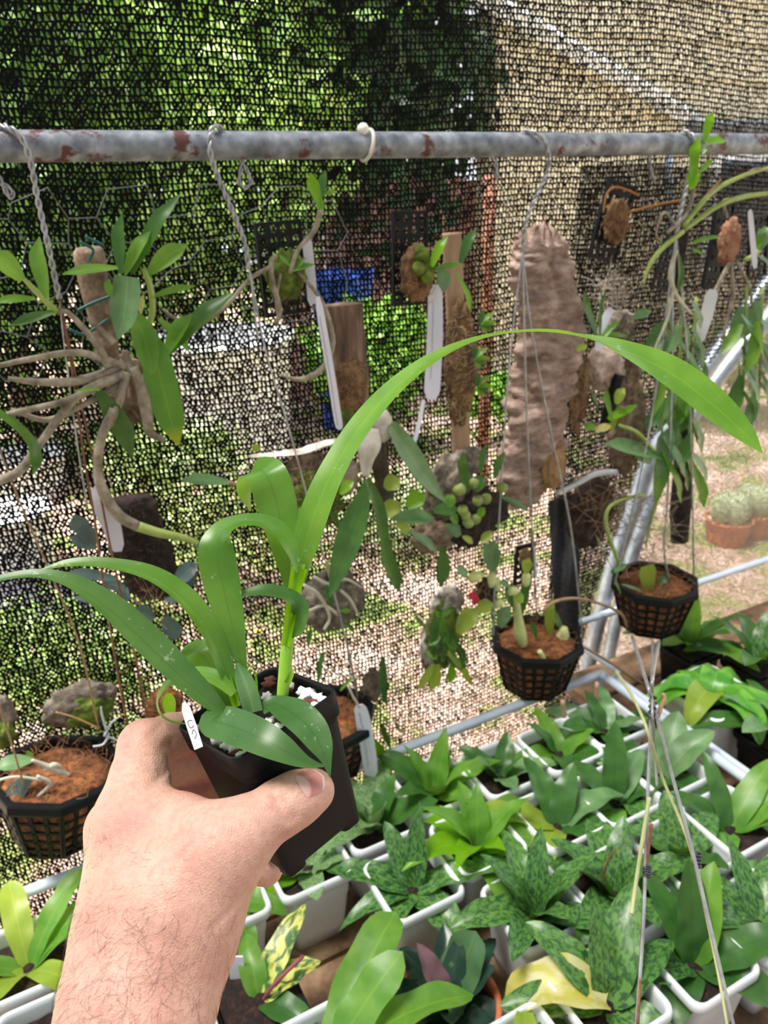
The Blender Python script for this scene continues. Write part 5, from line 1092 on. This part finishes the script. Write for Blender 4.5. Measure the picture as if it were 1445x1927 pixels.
# driftwood mounts right of the cork
t = T_('orchid_mount', 'pale twisted wood mount with whiskery roots right of the cork slab', 'orchid mount', 1150, 730, .885)
lump(t, 1140, 690, 44, 40, .895, M('pale_wood', ['#8a7468', '#b9a294', '#d8c8bc'], .9, 40, bump=.6), 'wood', .5); lump(t, 1165, 620, 34, 34, .90, GREYWOOD, 'wood', .5); lump(t, 1185, 700, 26, 46, .90, BARK, 'wood', .5); lump(t, 1180, 810, 40, 80, .915, BARK, 'wood', .5)
fuzz(t, 1150, 550, 30, 36, .88, M('white_root', '#cbbfb4', .8), 90, 34, .0004); stempx(t, BLACKP, [(1165, 705, 12), (1150, 760, 12), (1135, 810, 11)], .88, 'stake')
small_leaves(t, [(1125, 640, 1100, 548, 20, LD), (1128, 640, 1140, 545, 9, LD), (1130, 640, 1165, 605, 12, LB), (1128, 632, 1180, 632, 12, LB), (1190, 600, 1225, 585, 20, LG), (1145, 790, 1178, 770, 24, LFY), (1150, 785, 1140, 730, 14, LB), (1155, 790, 1198, 762, 14, LFY), (1120, 800, 1098, 808, 18, LB), (1150, 800, 1120, 812, 18, LY), (1125, 770, 1115, 735, 12, LD), (1160, 760, 1175, 730, 20, LYG), (1150, 812, 1165, 770, 12, LYG), (1085, 660, 1105, 650, 14, LYG)], .865)
lb = slip(None, [(1150, 580, 14), (1135, 610, 16), (1125, 660, 14)], .875, write=False); tag(lb, 'small white label among the pale twisted wood', 'plant label')
# hanging leafy vine
t = T_('hanging_vine', 'hanging vine of narrow green leaves beside the slanting pipes', 'vine', 1270, 700, .88)
rr = random.Random(12)
for x0 in (1248, 1275, 1300, 1395, 1425):
    stempx(t, CANEG, [(x0+10, 560 if x0 < 1390 else 540, 3), (x0+6, 650, 3), (x0, 760, 3), (x0-5, 860 if x0 < 1390 else 680, 2)], .875, 'stem', 18, 6)
    for k in range(9):
        y0 = 570+k*(36 if x0 < 1390 else 20)+rr.uniform(-8, 8); s = rr.choice((-1, 1)); w_ = rr.uniform(20, 30)
        small_leaves(t, [(x0, y0, x0+s*rr.uniform(18, 45), y0+rr.uniform(55, 105), w_, rr.choice((LG, LB, LG, LD)))], .862+rr.uniform(-.02, .015), N=(.3*s, .3, 1))
small_leaves(t, [(1245, 860, 1138, 835, 40, LG), (1240, 900, 1265, 800, 36, LG), (1225, 870, 1190, 840, 30, LG), (1300, 870, 1325, 955, 24, LB), (1235, 940, 1260, 850, 34, LB)], .85)
stempx(t, CANEG, [(1240, 860, 3), (1200, 815, 4), (1165, 800, 3)], .855, 'stem'); stempx(t, CANEG, [(1250, 900, 3), (1225, 980, 3), (1215, 1030, 2)], .855, 'stem')
t = T_('wood_mount', 'dark brown hanging wood tube among the vine leaves', 'wood mount', 1278, 1015, .89); trunk('log', [(1290, 800, 15), (1285, 880, 18), (1280, 960, 19), (1277, 1018, 16)], .895, FERN, t, .2, flat=.9, nz=40, nu=28)
fuzz(t, 1210, 990, 60, 60, .89, M('dry_root', ['#8a7466', '#b9a698'], .9, 40), 120, 50, .0005, 'dry_roots')
# dark bark and folded net at the corner
t = T_('wood_mount', 'dark lump of bark with trailing roots at the net corner', 'wood mount', 1112, 1030, .91)
lump(t, 1112, 965, 46, 68, .915, M('dark_bark', ['#1a1210', '#3a2a24', '#5a453a'], .95, 60, bump=.8), 'bark', .4); stempx(t, M('bleached_stick', '#d8d8dc', .6), [(1048, 928, 5), (1090, 908, 5), (1120, 892, 6), (1160, 888, 5)], .90, 'stick'); fuzz(t, 1130, 960, 40, 40, .885, BROWNST, 50, 50, .0005)
gx, gy = np.linspace(0, 1, 24), np.linspace(0, 1, 30); v = []
for b_ in gy:
    for a_ in gx:
        x = 940+a_*150+b_*0+40*b_*(1-a_); y = 925+b_*300+(1-a_)*45*(1-b_); v.append(P(x, y, .975+.008*math.sin(a_*26+b_*5)+.006*math.sin(b_*9)))
tag(mk('net_fold', (v, [(i*24+j, i*24+j+1, (i+1)*24+j+1, (i+1)*24+j) for i in range(29) for j in range(14, 23)]), M('net_fold_cloth', ['#2c2c30', '#5a5a60'], .8, 200)), 'dark gathered fold of shade cloth beside the corner post', 'cloth')
t = T_('orchid_mount', 'small black plate with a moss tuft left of the corner post', 'orchid mount', 985, 1100, .90); plate(t, 985, 1062, 36, 76, -3, .90, 2, 5); lump(t, 988, 1052, 14, 22, .89, MOSSB, 'moss', .4, sub=3)
lb = slip(None, [(1005, 1030, 6), (1006, 1060, 7), (1006, 1090, 6)], .89, write=False); tag(lb, 'tiny white label beside the small black plate', 'plant label')
# driftwood with moss, centre left
t = T_('orchid_mount', 'bleached driftwood with dark moss hanging behind the tall leaf', 'orchid mount', 590, 990, .88)
trunk('driftwood', [(478, 858, 12), (515, 855, 18), (570, 848, 22), (620, 832, 20), (650, 826, 12)], .89, WHITEWOOD, t, .3, False, 40, 28, .8, 60)
lump(t, 590, 905, 78, 52, .895, BARK, 'bark', .5); lump(t, 585, 945, 66, 58, .885, MOSSG, 'moss', .55); fuzz(t, 585, 930, 70, 60, .872, BROWNST, 110, 26); lump(t, 650, 895, 26, 40, .885, M('pale_wood'if 0 else 'pale_bark', ['#a08c80', '#d0c0b4'], .9, 40, bump=.5), 'bark', .4)
small_leaves(t, [(430, 908, 340, 904, 28, LG), (470, 905, 495, 935, 10, LD), (485, 850, 482, 835, 18, LYG), (565, 955, 555, 985, 12, LYG), (640, 930, 665, 905, 20, LFY), (620, 960, 640, 1000, 12, LD)], .86); stempx(t, BROWNST, [(430, 908, 4), (455, 912, 4), (490, 900, 3)], .865, 'petiole')
# grey wood with white roots
t = T_('orchid_mount', 'grey wood lump laced with white roots behind the main stem', 'orchid mount', 625, 1190, .87)
lump(t, 625, 1130, 66, 56, .885, GREYWOOD, 'wood', .45)
for pts in ([(570, 1100, 3), (600, 1120, 4), (620, 1160, 3), (610, 1185, 3)], [(590, 1085, 3), (620, 1100, 4), (650, 1090, 3), (680, 1105, 2)], [(580, 1150, 3), (610, 1140, 3), (640, 1160, 3)], [(640, 1110, 3), (660, 1130, 3), (675, 1160, 2)]): stempx(t, ROOT, pts, .858, 'root')
small_leaves(t, [(625, 1140, 615, 1100, 14, LD), (640, 1150, 660, 1150, 10, LB), (620, 1130, 640, 1100, 9, LD), (640, 1170, 665, 1185, 9, LD), (585, 1180, 578, 1212, 10, LD), (618, 1075, 618, 1055, 12, LYG)], .85)
strings(t, RUSTW, [[(635, 1150), (655, 1220), (672, 1310), (668, 1360)]], .85, 1.8)
# small leafy mount
t = T_('orchid_mount', 'small grey bark mount tufted with tiny green leaves, centre right', 'orchid mount', 820, 1270, .87)
lump(t, 842, 1135, 34, 34, .885, WHITEWOOD, 'bark', .4); lump(t, 815, 1215, 26, 62, .885, WHITEWOOD, 'bark', .4); lump(t, 835, 1195, 36, 66, .875, MOSSG, 'moss', .5); fuzz(t, 835, 1200, 36, 60, .865, BROWNST, 70, 20)
rr = random.Random(3)
small_leaves(t, [(835, 1220, 888, 1292, 16, LYG), (815, 1250, 785, 1298, 16, LYG), (825, 1250, 810, 1300, 22, LYG), (850, 1250, 846, 1285, 18, LFY), (800, 1180, 780, 1160, 12, LD), (820, 1150, 835, 1175, 12, LFY), (800, 1225, 822, 1240, 16, LB)]+[(rr.uniform(805, 860), rr.uniform(1160, 1250), rr.uniform(795, 885), rr.uniform(1145, 1260), rr.uniform(10, 18), rr.choice((LD, LB, LD))) for _ in range(16)], .855)
# clump of yellow bulbs
t = T_('bulb_orchid', 'loose clump of yellow-green bulbs and round leaves left of the middle basket', 'orchid', 905, 1150, .86)
lump(t, 915, 1115, 22, 30, .87, FERN, 'root_mass', .5, sub=3); fuzz(t, 910, 1120, 24, 26, .86, BROWNST, 50, 24)
for x, y, a_, b_ in ((893, 1086, 15, 11), (926, 1090, 9, 18), (936, 1100, 8, 14), (965, 1112, 12, 9), (990, 1090, 9, 16), (938, 1135, 10, 10)): lump(t, x, y, a_, b_, .85, PALEB, 'bulb', .15, sub=3, thick=.9)
small_leaves(t, [(926, 1075, 930, 1016, 34, LG), (880, 1082, 858, 1068, 22, LG), (862, 1192, 900, 1145, 36, LYG), (895, 1150, 928, 1136, 28, LYG), (990, 1080, 995, 1050, 22, LYG), (960, 1105, 940, 1095, 12, LG), (940, 1180, 960, 1140, 26, LG), (968, 1130, 985, 1120, 24, LYG)], .845)
tag(mk('red_tag', box(P(893, 1125, .86), unit(CR+CU*.6), unit(CU-CR*.6), -CF, .006, .010, .0008), M('red_plastic', '#d8283c', .5), t, smooth=False), 'small red tag')
# small scrap mount
t = T_('orchid_mount', 'small dark root scrap with one upright dark leaf right of the held pot', 'orchid mount', 705, 1320, .87)
lump(t, 700, 1290, 22, 34, .88, GREYWOOD, 'wood', .6, sub=3); fuzz(t, 700, 1290, 22, 30, .87, BROWNST, 40, 20); leafpx(t, LMD, [(724, 1322, 10), (722, 1290, 16), (720, 1255, 14), (718, 1230, 2)], .86, (.1, .1, 1), .3)
# dark tree-fern slab
t = T_('orchid_mount', 'black tree-fern slab with slate-grey leaves at the left', 'orchid mount', 275, 1120, .885)
trunk('fern_slab', [(238, 938, 44), (250, 985, 52), (268, 1040, 50), (285, 1090, 46), (296, 1120, 34)], .90, FERN, t, .25, False, 60, 50, .5, 60); fuzz(t, 265, 1020, 50, 80, .88, FERN, 160, 14, .0006); fuzz(t, 300, 1130, 50, 40, .875, BROWNST, 70, 34)
small_leaves(t, [(165, 1010, 140, 968, 34, LS), (175, 1025, 160, 985, 34, LS), (180, 1030, 132, 1010, 28, LS), (330, 1100, 372, 1060, 34, LS), (335, 1120, 372, 1078, 26, LS), (310, 1130, 380, 1125, 24, LS), (310, 1160, 330, 1205, 36, LS), (290, 1165, 250, 1145, 30, LS), (220, 1090, 125, 1078, 22, LS), (235, 1110, 190, 1092, 26, LS), (230, 1140, 240, 1105, 24, LS), (200, 1130, 140, 1125, 20, LS), (350, 1110, 365, 1062, 30, LS), (270, 1150, 245, 1180, 22, LS)], .862)
lb = slip(None, [(184, 915, 22), (188, 945, 34), (208, 985, 36), (222, 1038, 26)], .855, M('bent_label', '#d5d5e2', .4), write=False); tag(lb, 'bent white label in front of the black tree-fern slab', 'plant label')
t = T_('wood_mount', 'dark coir mount with one leaf, behind the index finger', 'wood mount', 312, 1370, .86); lump(t, 312, 1330, 34, 40, .875, COIR, 'coir', .4); fuzz(t, 312, 1325, 34, 36, .865, COIRF, 60, 22); small_leaves(t, [(318, 1352, 316, 1302, 22, LYG)], .85)
t = T_('wood_mount', 'mossy grey wood block above the left basket', 'wood mount', 150, 1372, .87); lump(t, 152, 1326, 62, 44, .90, GREYWOOD, 'wood', .4); lump(t, 168, 1338, 44, 30, .89, MOSSG, 'moss', .4); strings(t, M('straw', '#c09a60', .8), [[(105, 1340), (140, 1350), (185, 1370)]], .87, 1.8, 'straw')
t = T_('wood_mount', 'mossy stone-like wood block cut off by the left edge', 'wood mount', 5, 1400, .87); lump(t, 2, 1345, 24, 40, .90, GREYWOOD, 'wood', .4); lump(t, 6, 1385, 22, 26, .89, MOSSG, 'moss', .4)
# hanging white tag with handwriting
lb = slip(None, [(676, 1326, 22), (684, 1360, 28), (694, 1420, 28), (699, 1462, 24)], .80); tag(lb, 'hanging white tag with handwriting right of the held pot', 'plant label')
strings(lb, ROOT, [[(676, 1330), (664, 1310), (655, 1290)]], .80, 2.5, 'tie')
# odd stems and hooks at the corner of the bench
tag(stempx(None, BROWNST, [(1020, 1150, 3), (1050, 1130, 3), (1100, 1128, 3), (1165, 1152, 3), (1180, 1180, 2)], .84, 'dry_stem', 24, 6), 'thin dry stem arching between the two right baskets', 'stem')
tag(stempx(None, BROWNST, [(1100, 1218, 3), (1150, 1248, 3), (1190, 1275, 3), (1235, 1300, 2)], .82, 'dry_stem', 24, 6), 'thin dry stem slanting down to the wire knot', 'stem')
tag(stempx(None, M('copper_hook', ['#b08a70', '#d0a88c'], .5, 40), [(1058, 1318, 4), (1066, 1358, 5), (1084, 1382, 5), (1108, 1368, 5), (1120, 1335, 5), (1123, 1285, 4)], .78, 'copper_hook', 30, 8), 'copper-coloured U-shaped hook below the middle basket', 'hook')
t = thing('wire_bundle', 'knotted bundle of wires and canes running down in front of the right pots', 'wire hanger', P(1225, 1310, .665)); GW = .665
def cw(pts, mat, r_, name):
    mk(name, tube([P(x, y, d) for x, y, d in pts], [r_*scalepx(x, y, d) for x, y, d in pts], 10*len(pts), 7), mat, t)
cw([(1240, 1208, .85), (1230, 1260, .69), (1226, 1320, .665), (1222, 1420, .66), (1215, 1600, .64), (1210, 1750, .62), (1196, 1950, .60)], WIRE, 3.5, 'wire')
cw([(1228, 1208, .85), (1226, 1300, .66), (1232, 1400, .655), (1236, 1480, .65)], WIRE, 2.5, 'wire')
cw([(1190, 1200, .85), (1212, 1270, .68), (1232, 1335, .66), (1262, 1450, .65), (1300, 1590, .63), (1338, 1750, .61), (1385, 1950, .59)], WIRE, 3.5, 'wire')
CANEY = M('split_cane', ['#a8ad78', '#c8c894'], .6, 60)
cw([(1158, 1262, .78), (1200, 1330, .67), (1245, 1460, .655), (1300, 1600, .635), (1345, 1800, .61), (1372, 1950, .59)], CANEY, 3, 'cane_stake')
cw([(1222, 1500, .64), (1206, 1600, .635), (1194, 1680, .63), (1188, 1720, .62)], CANEY, 4, 'cane_stake'); cw([(1226, 1550, .64), (1216, 1640, .635), (1208, 1760, .62), (1200, 1930, .60)], RUSTW, 3, 'wire')
for (x, y, d, h_) in ((1228, 1335, .66, 50), (1217, 1640, .635, 22), (1312, 1618, .63, 30)):
    q = [P(x+7*math.sin(k*1.9), y-h_/2+h_*k/15, d-.003*math.cos(k*1.9)) for k in range(16)]; mk('wire_wrap', tube(q, .0011, 60, 6), M('dark_wrap', '#4a4c54', .5, metal=.3), t)
cw([(1246, 1305, .66), (1250, 1315, .66), (1244, 1330, .66), (1238, 1350, .66)], M('copper_end', '#c09078', .5), 4, 'wire_end')
